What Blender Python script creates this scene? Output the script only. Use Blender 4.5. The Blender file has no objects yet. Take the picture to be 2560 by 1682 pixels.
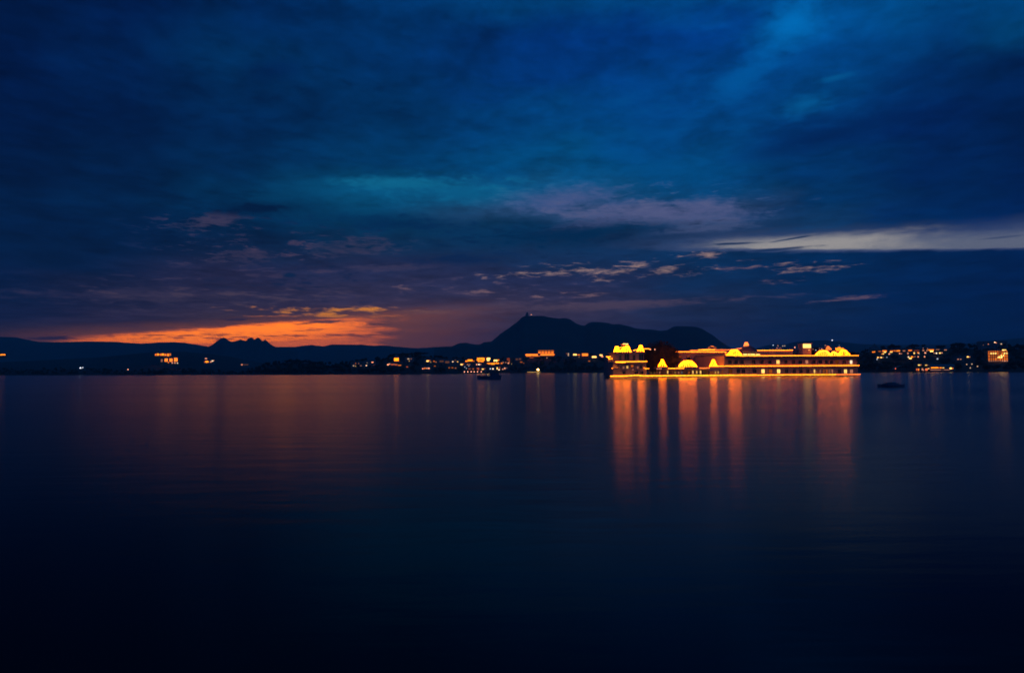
import bpy, math, random
from mathutils import Vector, Matrix, Euler

random.seed(7)
SC = bpy.context.scene
COL = SC.collection

# ------------------------------------------------------------------ camera
HCAM = 3.2
F = 1794.0
CX, CY, HORIZON = 1280.0, 841.0, 928.0
PITCH = math.atan((HORIZON - CY) / F)
ROLL = math.radians(-0.25)
ROT = Matrix.Rotation(math.radians(90) + PITCH, 3, 'X') @ Matrix.Rotation(ROLL, 3, 'Z')
cam_data = bpy.data.cameras.new('camera')
cam = bpy.data.objects.new('camera', cam_data)
COL.objects.link(cam)
cam.matrix_world = Matrix.Translation((0, 0, HCAM)) @ ROT.to_4x4()
cam_data.sensor_width = 36.0
cam_data.lens = F / 2560 * 36.0
cam_data.clip_start = 0.5
cam_data.clip_end = 60000
SC.camera = cam


def ray(px, py):
    d = ROT @ Vector(((px - CX) / F, (CY - py) / F, -1.0))
    return d / d.y


def at(px, py, Y):
    d = ray(px, py)
    return Vector((d.x * Y, Y, HCAM + d.z * Y))


def on_water(px, py):
    d = ray(px, py)
    Y = -HCAM / d.z
    return Vector((d.x * Y, Y, 0))


# ------------------------------------------------------------------ exposure
SC.view_settings.view_transform = 'Standard'
SC.view_settings.look = 'None'
SC.view_settings.exposure = 0.0
SC.view_settings.gamma = 1.0
SC.view_settings.use_curve_mapping = False
SC.cycles.use_denoising = True
SC.cycles.filter_width = 1.65
SC.cycles.max_bounces = 6
SC.cycles.volume_bounces = 0
SC.cycles.sample_clamp_indirect = 8.0
SC.cycles.caustics_reflective = True

# ------------------------------------------------------------------ world: dusk sky with cloud banks
world = bpy.data.worlds.new('World')
SC.world = world
world.use_nodes = True
WT = world.node_tree
WT.nodes.clear()


def s2l(c):
    return tuple((x / 255 / 12.92) if x / 255 <= 0.04045 else ((x / 255 + 0.055) / 1.055) ** 2.4 for x in c)


class NB:
    """small helper that builds math nodes"""
    def __init__(self, tree):
        self.t = tree

    def put(self, sock, v):
        if isinstance(v, (int, float)):
            sock.default_value = v
        elif isinstance(v, tuple):
            sock.default_value = v if len(v) == len(sock.default_value) else tuple(v) + (1.0,)
        else:
            self.t.links.new(v, sock)

    def m(self, op, a, b=0.0, c=0.0, clamp=False):
        n = self.t.nodes.new('ShaderNodeMath')
        n.operation = op
        n.use_clamp = clamp
        self.put(n.inputs[0], a)
        self.put(n.inputs[1], b)
        self.put(n.inputs[2], c)
        return n.outputs[0]

    def xyz(self, x, y, z=0.0):
        n = self.t.nodes.new('ShaderNodeCombineXYZ')
        for i, v in enumerate((x, y, z)):
            self.put(n.inputs[i], v)
        return n.outputs[0]

    def noise(self, vec, scale=1.0, detail=4.0, rough=0.55, dist=0.0):
        n = self.t.nodes.new('ShaderNodeTexNoise')
        self.t.links.new(vec, n.inputs['Vector'])
        n.inputs['Scale'].default_value = scale
        n.inputs['Detail'].default_value = detail
        n.inputs['Roughness'].default_value = rough
        n.inputs['Distortion'].default_value = dist
        return n.outputs[0]

    def mix(self, f, a, b, mode='MIX'):
        n = self.t.nodes.new('ShaderNodeMix')
        n.data_type = 'RGBA'
        n.blend_type = mode
        n.clamp_factor = True
        self.put(n.inputs[0], f)
        self.put(n.inputs[6], a)
        self.put(n.inputs[7], b)
        return n.outputs[2]

    def smooth(self, x, lo, hi):
        n = self.t.nodes.new('ShaderNodeMapRange')
        n.interpolation_type = 'SMOOTHSTEP'
        self.put(n.inputs[0], x)
        n.inputs[1].default_value = lo
        n.inputs[2].default_value = hi
        n.inputs[3].default_value = 0.0
        n.inputs[4].default_value = 1.0
        return n.outputs[0]

    def ramp(self, fac, stops, interp='EASE'):
        n = self.t.nodes.new('ShaderNodeValToRGB')
        cr = n.color_ramp
        cr.interpolation = interp
        cr.elements[0].position, cr.elements[0].color = stops[0][0], stops[0][1] + (1,)
        cr.elements[1].position, cr.elements[1].color = stops[-1][0], stops[-1][1] + (1,)
        for p, c in stops[1:-1]:
            e = cr.elements.new(p)
            e.color = c + (1,)
        self.t.links.new(fac, n.inputs[0])
        return n.outputs[0]


def azel(px, py):
    d = ray(px, py).normalized()
    return math.degrees(math.atan2(d.x, d.y)), math.degrees(math.asin(d.z))


GLOW = 2.15


def build_sky():
    b = NB(WT)
    tc = WT.nodes.new('ShaderNodeTexCoord')
    sep = WT.nodes.new('ShaderNodeSeparateXYZ')
    WT.links.new(tc.outputs['Generated'], sep.inputs[0])
    x, y, z = sep.outputs
    az = b.m('MULTIPLY', b.m('ARCTAN2', x, y), 57.29578)
    el = b.m('MULTIPLY', b.m('ARCSINE', z), 57.29578)
    elp = b.m('MAXIMUM', el, 0.0)
    # cloud-layer height: compressed towards the horizon
    E = b.m('MULTIPLY', b.m('LOGARITHM', b.m('ADD', 1.0, b.m('DIVIDE', elp, 5.0)), math.e), 6.0)
    vA = b.xyz(b.m('MULTIPLY', az, 0.055), b.m('MULTIPLY', E, 0.55), 3.7)
    vB = b.xyz(b.m('MULTIPLY', az, 0.16), b.m('MULTIPLY', E, 1.7), 9.1)
    vC = b.xyz(b.m('MULTIPLY', az, 0.42), b.m('MULTIPLY', E, 4.4), 1.3)
    nA = b.m('SUBTRACT', b.noise(vA, 1, 4, 0.5, 0.3), 0.5)
    nB = b.m('SUBTRACT', b.noise(vB, 1, 5, 0.55, 0.2), 0.5)
    nC = b.m('SUBTRACT', b.noise(vC, 1, 6, 0.6, 0.3), 0.5)
    vD = b.xyz(b.m('MULTIPLY', az, 0.95), b.m('MULTIPLY', E, 10.0), 5.5)
    nD = b.m('SUBTRACT', b.noise(vD, 1, 5, 0.62, 0.4), 0.5)
    amp = b.m('ADD', 0.25, b.m('MULTIPLY', elp, 0.16))
    warp = b.m('ADD', b.m('MULTIPLY', nA, 1.4), b.m('MULTIPLY', nB, 0.9))
    elw = b.m('ADD', el, b.m('MULTIPLY', warp, amp))
    azw = b.m('ADD', az, b.m('MULTIPLY', b.m('ADD', nA, nB), 7.0))
    LO, HI = -4.0, 44.0
    fac = b.m('DIVIDE', b.m('SUBTRACT', elw, LO), HI - LO, clamp=True)
    cols = [
        (0, [(0, 0, 22, 62), (150, 0, 25, 70), (300, 0, 23, 64), (420, 0, 25, 64), (520, 0, 29, 68), (600, 0, 29, 68),
             (680, 3, 27, 66), (740, 9, 29, 66), (790, 24, 32, 68), (825, 52, 40, 58), (845, 46, 38, 60), (880, 10, 28, 64)]),
        (260, [(0, 0, 28, 76), (150, 0, 32, 80), (300, 0, 27, 70), (420, 0, 30, 70), (520, 0, 34, 74), (600, 0, 31, 70),
               (660, 4, 30, 68), (710, 26, 33, 66), (760, 34, 36, 68), (800, 50, 42, 68), (825, 70, 50, 64), (880, 60, 44, 60)]),
        (560, [(0, 0, 38, 88), (150, 0, 44, 90), (300, 0, 36, 80), (420, 0, 40, 82), (480, 0, 48, 88), (560, 0, 37, 74),
               (620, 10, 36, 72), (690, 40, 40, 72), (760, 50, 44, 72), (810, 76, 56, 68), (880, 80, 50, 60)]),
        (960, [(0, 0, 50, 104), (150, 0, 47, 100), (300, 0, 48, 96), (400, 0, 56, 102), (460, 4, 80, 122), (540, 2, 60, 98),
               (610, 10, 46, 82), (680, 40, 46, 82), (740, 54, 50, 80), (800, 84, 60, 76), (850, 78, 54, 76), (880, 50, 48, 78)]),
        (1400, [(0, 0, 62, 118), (100, 0, 50, 118), (200, 0, 54, 122), (300, 0, 66, 126), (400, 0, 78, 132), (470, 14, 86, 136),
                (530, 40, 76, 120), (585, 4, 52, 92), (650, 22, 48, 88), (700, 40, 48, 86), (780, 62, 54, 80), (850, 58, 52, 82), (880, 40, 48, 82)]),
        (1760, [(0, 0, 68, 130), (100, 0, 56, 128), (220, 0, 66, 134), (320, 0, 68, 130), (420, 0, 72, 126), (480, 8, 72, 122),
                (540, 46, 74, 116), (590, 16, 54, 98), (640, 8, 48, 90), (700, 12, 46, 88), (770, 32, 48, 84), (850, 34, 44, 82), (880, 28, 44, 82)]),
        (2060, [(0, 0, 84, 154), (70, 0, 82, 152), (150, 0, 70, 138), (240, 0, 64, 124), (320, 0, 46, 104), (420, 0, 52, 106),
                (500, 2, 52, 100), (560, 16, 58, 102), (625, 0, 44, 90), (700, 2, 42, 86), (770, 12, 42, 84), (850, 14, 38, 80)]),
        (2320, [(0, 0, 72, 132), (100, 0, 58, 116), (200, 0, 44, 100), (300, 0, 34, 88), (420, 0, 36, 88), (500, 0, 40, 92),
                (560, 0, 42, 92), (625, 0, 38, 86), (700, 0, 36, 84), (780, 0, 34, 82), (850, 0, 32, 78)]),
        (2560, [(0, 0, 62, 116), (70, 0, 62, 112), (180, 0, 34, 84), (330, 0, 28, 72), (420, 0, 29, 76), (500, 0, 34, 86),
                (560, 0, 38, 92), (625, 0, 34, 82), (700, 0, 31, 78), (780, 0, 30, 76), (850, 0, 29, 74)]),
    ]
    out = None
    prev = None
    back = b.ramp(fac, [(0.0, s2l((4, 36, 84))), (0.5, s2l((0, 46, 104))), (1.0, s2l((0, 52, 112)))])
    for px, rows in cols:
        st = []
        for r in sorted(rows, key=lambda r: -r[0]):
            p = (azel(px, r[0])[1] - LO) / (HI - LO)
            st.append((min(1, max(0, p)), s2l(r[1:])))
        st.append((1.0, s2l(rows[0][1:])))
        c = b.ramp(fac, st)
        a = azel(px, 560)[0]
        out = c if out is None else b.mix(b.smooth(azw, prev, a), out, c)
        prev = a
    far = b.smooth(b.m('ABSOLUTE', az), 55, 150)
    out = b.mix(far, out, back)

    # cloud texture on the whole dome
    mod = b.m('ADD', 1.0, b.m('ADD', b.m('ADD', b.m('MULTIPLY', nB, 1.15), b.m('MULTIPLY', nC, 0.9)), b.m('MULTIPLY', nD, 0.5)))
    sc = WT.nodes.new('ShaderNodeVectorMath')
    sc.operation = 'SCALE'
    WT.links.new(out, sc.inputs[0])
    WT.links.new(mod, sc.inputs[3])
    out = sc.outputs[0]

    nCD = b.m('ADD', nC, nD)

    def ell(px, py, rx, ry, ang=0.0, soft=0.8, wob=0.8, fine=0.6, core=0.0, s=1.0):
        """soft-edged cloud patch; its rim is torn by the noise"""
        a0, e0 = azel(px, py)
        k = 57.29578 / F * (math.cos(math.radians(a0)) ** 2)
        sx, sy = rx * k, ry * k
        ca, sa = math.cos(ang), math.sin(ang)
        u = b.m('MULTIPLY_ADD', el, sa / sx, b.m('MULTIPLY_ADD', az, ca / sx, -(a0 * ca + e0 * sa) / sx))
        v = b.m('MULTIPLY_ADD', el, ca / sy, b.m('MULTIPLY_ADD', az, -sa / sy, (a0 * sa - e0 * ca) / sy))
        q = b.m('SQRT', b.m('MULTIPLY_ADD', u, u, b.m('MULTIPLY', v, v)))
        r = b.m('MULTIPLY_ADD', nB, -2 * wob, q)
        r = b.m('MULTIPLY_ADD', nCD, -2.2 * fine, r)
        f = b.smooth(r, 1 - core, 1 - core - soft)
        f.node.inputs[4].default_value = s
        return f

    def band(p0, p1, q0, q1, sb, st, fade_in, fade_out, wob=0.3):
        """layer between a lower line p0-p1 and an upper line q0-q1, open at both ends"""
        (a0, e0), (a1, e1), (c0, g0), (c1, g1) = azel(*p0), azel(*p1), azel(*q0), azel(*q1)
        n = b.m('MULTIPLY', b.m('ADD', b.m('ADD', nB, nC), b.m('MULTIPLY', nD, 0.8)), wob)
        lo = b.m('SUBTRACT', el, b.m('ADD', e0, b.m('MULTIPLY', b.m('SUBTRACT', az, a0), (e1 - e0) / (a1 - a0))))
        hi = b.m('SUBTRACT', el, b.m('ADD', g0, b.m('MULTIPLY', b.m('SUBTRACT', az, c0), (g1 - g0) / (c1 - c0))))
        m = b.m('MULTIPLY', b.smooth(b.m('ADD', lo, b.m('MULTIPLY', n, .5)), -sb, sb), b.m('SUBTRACT', 1.0, b.smooth(b.m('ADD', hi, n), -st, st)))
        f0, f1 = azel(fade_in[0], 800)[0], azel(fade_in[1], 800)[0]
        m = b.m('MULTIPLY', m, b.smooth(b.m('ADD', az, b.m('MULTIPLY', nC, 6)), f0, f1))
        if fade_out:
            f0, f1 = azel(fade_out[0], 800)[0], azel(fade_out[1], 800)[0]
            m = b.m('MULTIPLY', m, b.m('SUBTRACT', 1.0, b.smooth(b.m('ADD', az, b.m('MULTIPLY', nC, 8)), f0, f1)))
        return m

    def layer(o, col, s, *a, gain=1.0, **k):
        return b.mix(b.m('MULTIPLY', band(*a, **k), s), o, tuple(gain * c for c in s2l(col)))

    def fluff(o, col, s, px, py, rx, ry, lo, hi, wc=1.0, wd=1.0):
        """scattered torn tufts inside a soft region"""
        reg = ell(px, py, rx, ry, 0.0, 1.0, .3, .0)
        t = b.smooth(b.m('ADD', b.m('MULTIPLY', nC, wc), b.m('MULTIPLY', nD, wd)), lo, hi)
        return b.mix(b.m('MULTIPLY', b.m('MULTIPLY', reg, t), s), o, s2l(col))

    def patch(o, col, s, *a, **k):
        return b.mix(ell(*a, s=s, **k), o, s2l(col))

    # high blue opening, top right
    out = patch(out, (0, 112, 190), .95, 1975, 60, 150, 85, 0.45, 1.0, .5, .2)
    out = patch(out, (0, 92, 166), .75, 1850, 200, 190, 60, 0.5, 1.0, .5, .3)
    out = patch(out, (4, 98, 160), .7, 2010, 262, 100, 36, 0.1, 1.0, .6, .4)
    out = patch(out, (4, 92, 150), .7, 2085, 195, 70, 12, 0.05, 1.0, .5, .4)
    out = patch(out, (0, 30, 80), .7, 2060, 345, 260, 36, 0.12, 1.2, .6, .3)
    out = patch(out, (0, 26, 74), .6, 680, 180, 120, 42, 0.25, 1.2, .6, .3)
    # teal strip
    out = patch(out, (14, 108, 148), .9, 1010, 458, 230, 22, 0.0, 1.0, .6, .5)
    out = patch(out, (8, 96, 140), .85, 1180, 486, 240, 50, 0.0, 1.2, .6, .5)
    out = patch(out, (2, 66, 106), .7, 700, 490, 160, 36, 0.1, 1.3, .7, .5)
    # lilac veil
    out = patch(out, (72, 90, 140), .9, 1420, 500, 230, 42, 0.06, 1.1, .7, .6)
    out = patch(out, (86, 94, 138), .95, 1640, 530, 350, 38, -0.02, 1.0, .6, .6)
    out = patch(out, (66, 80, 124), .8, 1480, 562, 170, 20, 0.12, 1.0, .8, .7)
    out = patch(out, (70, 84, 124), .8, 1760, 572, 200, 20, 0.02, 1.0, .7, .6)
    # dark cloud lumps under it
    out = patch(out, (0, 42, 80), .95, 1440, 588, 240, 34, 0.03, .8, 1.0, 1.0)
    out = patch(out, (0, 42, 82), .9, 1690, 592, 160, 12, 0.02, .8, .8, .6)
    # pale strip at the right
    out = layer(out, (66, 82, 122), .9, (1700, 626), (2560, 622), (1700, 592), (2560, 556), .12, .8, (1480, 1900), None, wob=.7)
    out = layer(out, (104, 112, 134), .95, (1760, 621), (2560, 619), (1760, 603), (2560, 580), .07, .45, (1700, 1960), None, wob=.35)
    out = layer(out, (168, 164, 162), .95, (1740, 618), (2560, 616), (1740, 607), (2200, 582), .08, .4, (1700, 1960), (2080, 2420), wob=.3)
    out = patch(out, (24, 56, 98), .95, 1985, 596, 80, 4, 0.10, .7, .2, .3)
    out = patch(out, (8, 48, 92), .95, 1840, 609, 95, 5, -0.02, .8, .2, .4)
    out = patch(out, (4, 46, 92), .9, 1960, 622, 120, 5, 0.02, .8, .2, .5)
    out = patch(out, (46, 66, 108), .6, 2500, 594, 90, 5, 0.02, .8, .2, .5)
    # mauve clouds left of centre
    out = patch(out, (66, 60, 88), .8, 530, 556, 100, 22, 0.2, .9, 1.2, 1.0)
    out = patch(out, (64, 56, 82), .7, 600, 640, 110, 26, 0.1, .9, 1.2, 1.2)
    out = patch(out, (60, 58, 86), .6, 880, 620, 140, 30, 0.1, .9, 1.3, 1.2)
    out = patch(out, (66, 56, 78), .6, 420, 745, 380, 40, 0.03, 1.2, .9, .9)
    out = patch(out, (66, 60, 88), .6, 1000, 665, 190, 12, 0.05, .9, 1.1, 1.0)
    out = patch(out, (0, 26, 60), .95, 650, 520, 130, 24, 0.08, .8, .8, .9)
    out = patch(out, (6, 38, 76), .9, 724, 688, 24, 8, 0.0, .6, .3, .3)
    # lit cloud fringes above the mountain
    lit = [(1420, 676, 150, 11, 0.04), (1570, 677, 60, 10, 0.12), (1660, 676, 50, 12, 0.2), (1725, 682, 44, 8, 0.1), (1510, 697, 42, 7, -.05),
           (1290, 687, 60, 7, 0.1), (1770, 637, 36, 8, 0.1), (2020, 668, 100, 9, 0.0), (1960, 662, 34, 8, 0.2), (1880, 650, 34, 5, 0),
           (1210, 729, 32, 5, 0), (1350, 740, 26, 6, 0), (1415, 732, 30, 5, 0), (1478, 736, 40, 6, 0), (1950, 702, 60, 6, 0.02),
           (1015, 722, 26, 6, 0), (1850, 671, 60, 4, 0), (2090, 752, 90, 6, 0.1)]
    for i, (px, py, rx, ry, a) in enumerate(lit):
        k = .85 if i not in (14, 17, 16) else .45
        c = (186, 150, 138) if i < 9 else (164, 124, 122)
        out = patch(out, c, k, px, py, rx * 1.05, ry * 1.15, a, soft=2.1, wob=1.3, fine=2.0)
    out = patch(out, (92, 74, 92), .7, 1500, 765, 420, 14, 0.03, 1.0, .8, .8)
    out = patch(out, (88, 68, 86), .6, 1180, 770, 240, 20, 0.04, 1.1, .9, .9)
    # torn mauve tufts over the left and middle
    out = fluff(out, (72, 60, 86), .8, 700, 630, 420, 110, .06, .26)
    out = fluff(out, (84, 68, 84), .75, 620, 740, 620, 80, .04, .26, .8, 1.2)
    out = fluff(out, (8, 34, 72), .7, 820, 700, 520, 110, .05, .24, -1.0, .9)
    out = fluff(out, (92, 76, 98), .7, 1250, 730, 420, 80, .08, .26, .9, 1.1)
    out = fluff(out, (88, 98, 136), .6, 1560, 520, 420, 70, .04, .24)
    out = fluff(out, (12, 108, 150), .6, 1150, 465, 380, 60, .03, .24)
    out = fluff(out, (0, 26, 62), .75, 380, 560, 520, 120, .03, .26, -1.0, -.7)
    out = fluff(out, (2, 40, 82), .7, 1300, 600, 700, 60, .04, .24, -1.0, -.9)
    out = fluff(out, (60, 56, 88), .6, 500, 560, 260, 70, .1, .26)
    out = fluff(out, (0, 74, 132), .5, 1700, 300, 700, 160, .04, .26)
    out = fluff(out, (0, 28, 72), .55, 700, 220, 700, 160, .04, .28, -1, -.7)
    # sunset glow
    G = GLOW
    out = layer(out, (150, 84, 62), .75, (0, 872), (1100, 872), (0, 836), (1100, 772), .1, .55, (-260, 260), (900, 1330), wob=.6)
    out = layer(out, (214, 96, 40), .95, (0, 872), (1000, 868), (0, 858), (1000, 790), .1, .35, (60, 330), (820, 1010), wob=.45, gain=G * .9)
    out = layer(out, (255, 116, 0), 1.0, (0, 872), (900, 846), (60, 856), (900, 792), .12, .16, (110, 300), (640, 980), wob=.4, gain=G)
    out = layer(out, (255, 122, 0), 1.0, (300, 862), (900, 826), (300, 840), (900, 796), .18, .16, (240, 480), (680, 960), wob=.35, gain=G * 1.15)
    out = fluff(out, (178, 76, 44), .85, 560, 846, 460, 26, .01, .16, .7, 1.4)
    out = patch(out, (248, 150, 40), .95, 760, 777, 120, 8, 0.0, 1.7, .8, 2.3)
    out = patch(out, (248, 150, 44), .9, 905, 775, 80, 7, 0.0, 1.7, .8, 2.3)
    out = patch(out, (244, 142, 40), .85, 810, 789, 70, 5, 0.0, 1.5, .8, 2.3)
    out = patch(out, (0, 24, 58), .8, 130, 645, 110, 40, 0.0, 1.0, .8, .8)
    out = patch(out, (6, 36, 78), .8, 1130, 650, 200, 20, 0.03, 1.0, .9, 1.0)
    out = patch(out, (0, 34, 76), .7, 1000, 560, 330, 30, 0.02, 1.1, 1.0, 1.0)
    for px, py, rx, ry, a, c, k in ((300, 838, 150, 4, .04, (110, 60, 56), .45), (430, 838, 90, 3, .05, (150, 70, 48), .4), (560, 816, 120, 4, .07, (96, 58, 60), .8), (730, 840, 130, 4, .05, (170, 78, 44), .5),
                                    (820, 822, 120, 5, .06, (140, 70, 56), .85), (930, 812, 90, 5, .08, (110, 66, 64), .9), (760, 808, 90, 4, .07, (110, 62, 58), .85), (880, 838, 140, 6, .04, (128, 70, 62), .85), (640, 806, 90, 4, .08, (92, 60, 66), .8),
                                    (180, 846, 90, 3, .02, (190, 90, 40), .8), (240, 832, 120, 4, .03, (128, 74, 56), .7), (1040, 780, 110, 5, .03, (140, 92, 78), .6), (690, 790, 70, 4, .05, (220, 120, 50), .7), (960, 790, 70, 4, .05, (214, 116, 52), .7)):
        out = patch(out, c, k, px, py, rx, ry, a, 1.4, 1.0, 1.9)
    out = patch(out, (84, 60, 72), .9, 815, 803, 60, 6, 0.05, .7, .5, .8)
    out = patch(out, (56, 44, 68), .85, 590, 799, 60, 7, 0.05, .7, .5, .8)
    out = patch(out, (44, 36, 64), .9, 130, 845, 80, 7, 0.04, .7, .4, .5)

    # below the horizon (never seen: water and land cover it)
    out = b.mix(b.smooth(el, -0.2, -3.0), out, s2l((6, 20, 46)))
    bg = WT.nodes.new('ShaderNodeBackground')
    WT.links.new(out, bg.inputs[0])
    bg.inputs[1].default_value = 1.0
    # faint true twilight glow, sun just set behind the left-hand hills
    nish = WT.nodes.new('ShaderNodeTexSky')
    nish.sky_type = 'NISHITA'
    nish.sun_disc = False
    nish.sun_elevation = math.radians(-4.0)
    nish.sun_rotation = math.radians(azel(600, 840)[0])
    bg2 = WT.nodes.new('ShaderNodeBackground')
    WT.links.new(nish.outputs[0], bg2.inputs[0])
    bg2.inputs[1].default_value = 0.012
    add = WT.nodes.new('ShaderNodeAddShader')
    WT.links.new(bg.outputs[0], add.inputs[0])
    WT.links.new(bg2.outputs[0], add.inputs[1])
    o = WT.nodes.new('ShaderNodeOutputWorld')
    WT.links.new(add.outputs[0], o.inputs[0])


build_sky()
world.cycles.sampling_method = 'MANUAL'
world.cycles.sample_map_resolution = 512
# no sun lamp: the sun is already below the hills


# ------------------------------------------------------------------ materials
def surface(name, col, rough=0.85, var=0.25, scale=0.3, bump=0.0, spec=0.3):
    m = bpy.data.materials.new(name)
    m.use_nodes = True
    t = m.node_tree
    bs = t.nodes['Principled BSDF']
    bs.inputs['Roughness'].default_value = rough
    bs.inputs['Specular IOR Level'].default_value = spec
    tc = t.nodes.new('ShaderNodeTexCoord')
    nz = t.nodes.new('ShaderNodeTexNoise')
    nz.inputs['Scale'].default_value = scale
    nz.inputs['Detail'].default_value = 6
    t.links.new(tc.outputs['Object'], nz.inputs['Vector'])
    cr = t.nodes.new('ShaderNodeValToRGB')
    cr.color_ramp.elements[0].position = 0.3
    cr.color_ramp.elements[1].position = 0.7
    cr.color_ramp.elements[0].color = tuple(c * (1 - var) for c in col) + (1,)
    cr.color_ramp.elements[1].color = tuple(min(1, c * (1 + var)) for c in col) + (1,)
    t.links.new(nz.outputs[0], cr.inputs[0])
    t.links.new(cr.outputs[0], bs.inputs['Base Color'])
    if bump:
        bp = t.nodes.new('ShaderNodeBump')
        bp.inputs['Strength'].default_value = bump
        bp.inputs['Distance'].default_value = 0.1
        t.links.new(nz.outputs[0], bp.inputs['Height'])
        t.links.new(bp.outputs[0], bs.inputs['Normal'])
    return m


GLOW_COL = {'amber': (1, .205, .0045), 'soft': (.62, .115, .014), 'tent': (1, .125, .001), 'tentsoft': (1, .135, .004), 'gold': (1, .56, .13), 'white': (1, .70, .44),
            'orange': (1, .20, .015), 'red': (1, .16, .05), 'cool': (.75, .85, 1), 'pink': (1, .37, .20)}
_glow = {}


def glow(kind, strength):
    key = (kind, round(strength, 3))
    if key not in _glow:
        m = bpy.data.materials.new('%s_light' % kind)
        m.use_nodes = True
        t = m.node_tree
        t.nodes.clear()
        e = t.nodes.new('ShaderNodeEmission')
        e.inputs[0].default_value = GLOW_COL[kind] + (1,)
        e.inputs[1].default_value = strength
        o = t.nodes.new('ShaderNodeOutputMaterial')
        t.links.new(e.outputs[0], o.inputs[0])
        m.cycles.emission_sampling = 'FRONT'
        _glow[key] = m
    return _glow[key]


M_MARBLE = surface('white_marble', (0.33, 0.32, 0.27), 0.7, 0.12, 0.25)
M_STONE = surface('pale_stone', (0.30, 0.28, 0.25), 0.8, 0.2, 0.3)
M_DOME = surface('weathered_dome_plaster', (0.16, 0.15, 0.14), 0.8, 0.25, 0.4)
M_PLASTER = surface('town_plaster', (0.34, 0.31, 0.28), 0.9, 0.2, 0.2)
M_OCHRE = surface('ochre_plaster', (0.38, 0.25, 0.14), 0.9, 0.2, 0.2)
M_FRAME = surface('dark_timber', (0.06, 0.045, 0.035), 0.7, 0.2, 1.0)
M_GLASS = surface('dark_glass', (0.012, 0.013, 0.015), 0.12, 0.2, 0.5, spec=0.5)
M_BARK = surface('tree_bark', (0.06, 0.045, 0.03), 0.95, 0.3, 2.0)
M_LEAF = surface('dark_foliage', (0.022, 0.03, 0.015), 0.8, 0.45, 0.35)
M_WOOD = surface('woodland_foliage', (0.05, 0.062, 0.032), 0.9, 0.4, 0.03)
M_HILL = surface('scrub_hillside', (0.055, 0.058, 0.04), 0.95, 0.3, 0.004)
M_LAND = surface('dark_earth', (0.05, 0.05, 0.035), 0.95, 0.3, 0.02)
M_METAL = surface('dark_metal', (0.05, 0.05, 0.05), 0.5, 0.2, 1.0)
M_HULL = surface('dark_hull_paint', (0.15, 0.19, 0.25), 0.5, 0.3, 0.6)
M_CANVAS = surface('dark_canvas', (0.12, 0.15, 0.18), 0.85, 0.3, 0.8)
M_CABLE = surface('black_cable', (0.02, 0.02, 0.02), 0.6, 0.1, 1.0)


# ------------------------------------------------------------------ mesh helpers
class MB:
    def __init__(self):
        self.v, self.f = [], []

    def add(self, vs, fs):
        o = len(self.v)
        self.v += [tuple(p) for p in vs]
        self.f += [tuple(i + o for i in f) for f in fs]
        return self

    def box(self, x0, x1, y0, y1, z0, z1):
        vs = [(x0, y0, z0), (x1, y0, z0), (x1, y1, z0), (x0, y1, z0), (x0, y0, z1), (x1, y0, z1), (x1, y1, z1), (x0, y1, z1)]
        return self.add(vs, [(0, 3, 2, 1), (4, 5, 6, 7), (0, 1, 5, 4), (1, 2, 6, 5), (2, 3, 7, 6), (3, 0, 4, 7)])

    def octa(self, p, r):
        x, y, z = p
        vs = [(x + r, y, z), (x - r, y, z), (x, y + r, z), (x, y - r, z), (x, y, z + r), (x, y, z - r)]
        return self.add(vs, [(0, 2, 4), (2, 1, 4), (1, 3, 4), (3, 0, 4), (2, 0, 5), (1, 2, 5), (3, 1, 5), (0, 3, 5)])

    def lathe(self, cx, cy, prof, n=16, sx=1.0, sy=1.0):
        o = len(self.v)
        for r, z in prof:
            for i in range(n):
                a = 2 * math.pi * i / n
                self.v.append((cx + r * sx * math.cos(a), cy + r * sy * math.sin(a), z))
        for j in range(len(prof) - 1):
            for i in range(n):
                k = (i + 1) % n
                self.f.append((o + j * n + i, o + j * n + k, o + (j + 1) * n + k, o + (j + 1) * n + i))
        self.f.append(tuple(o + (len(prof) - 1) * n + i for i in range(n)))
        self.f.append(tuple(o + i for i in reversed(range(n))))
        return self

    def tube(self, pts, r, n=5):
        o = len(self.v)
        rs = r if isinstance(r, (list, tuple)) else [r] * len(pts)
        for j, p in enumerate(pts):
            p = Vector(p)
            d = (Vector(pts[min(j + 1, len(pts) - 1)]) - Vector(pts[max(j - 1, 0)])).normalized()
            up = Vector((0, 0, 1)) if abs(d.z) < 0.9 else Vector((1, 0, 0))
            a = d.cross(up).normalized()
            c = d.cross(a)
            for i in range(n):
                t = 2 * math.pi * i / n
                self.v.append(tuple(p + rs[j] * (math.cos(t) * a + math.sin(t) * c)))
        for j in range(len(pts) - 1):
            for i in range(n):
                k = (i + 1) % n
                self.f.append((o + j * n + i, o + j * n + k, o + (j + 1) * n + k, o + (j + 1) * n + i))
        self.f.append(tuple(o + i for i in range(n)))
        self.f.append(tuple(o + (len(pts) - 1) * n + i for i in reversed(range(n))))
        return self

    def mesh(self, name, mat, smooth=False):
        me = bpy.data.meshes.new(name)
        me.from_pydata(self.v, [], self.f)
        me.materials.append(mat)
        if smooth:
            for p in me.polygons:
                p.use_smooth = True
        me.update()
        return me

    def build(self, name, mat, parent=None, smooth=False):
        return place(name, self.mesh(name, mat, smooth), parent)


def place(name, me, parent=None, loc=None, scale=None, rz=0.0):
    o = bpy.data.objects.new(name, me)
    COL.objects.link(o)
    if parent is not None:
        o.parent = parent
    if loc is not None:
        o.location = loc
    if scale is not None:
        o.scale = scale
    o.rotation_euler.z = rz
    return o


def tag(o, label, cat, group=None):
    o['label'] = label
    o['category'] = cat
    if group:
        o['group'] = group
    return o


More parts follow.
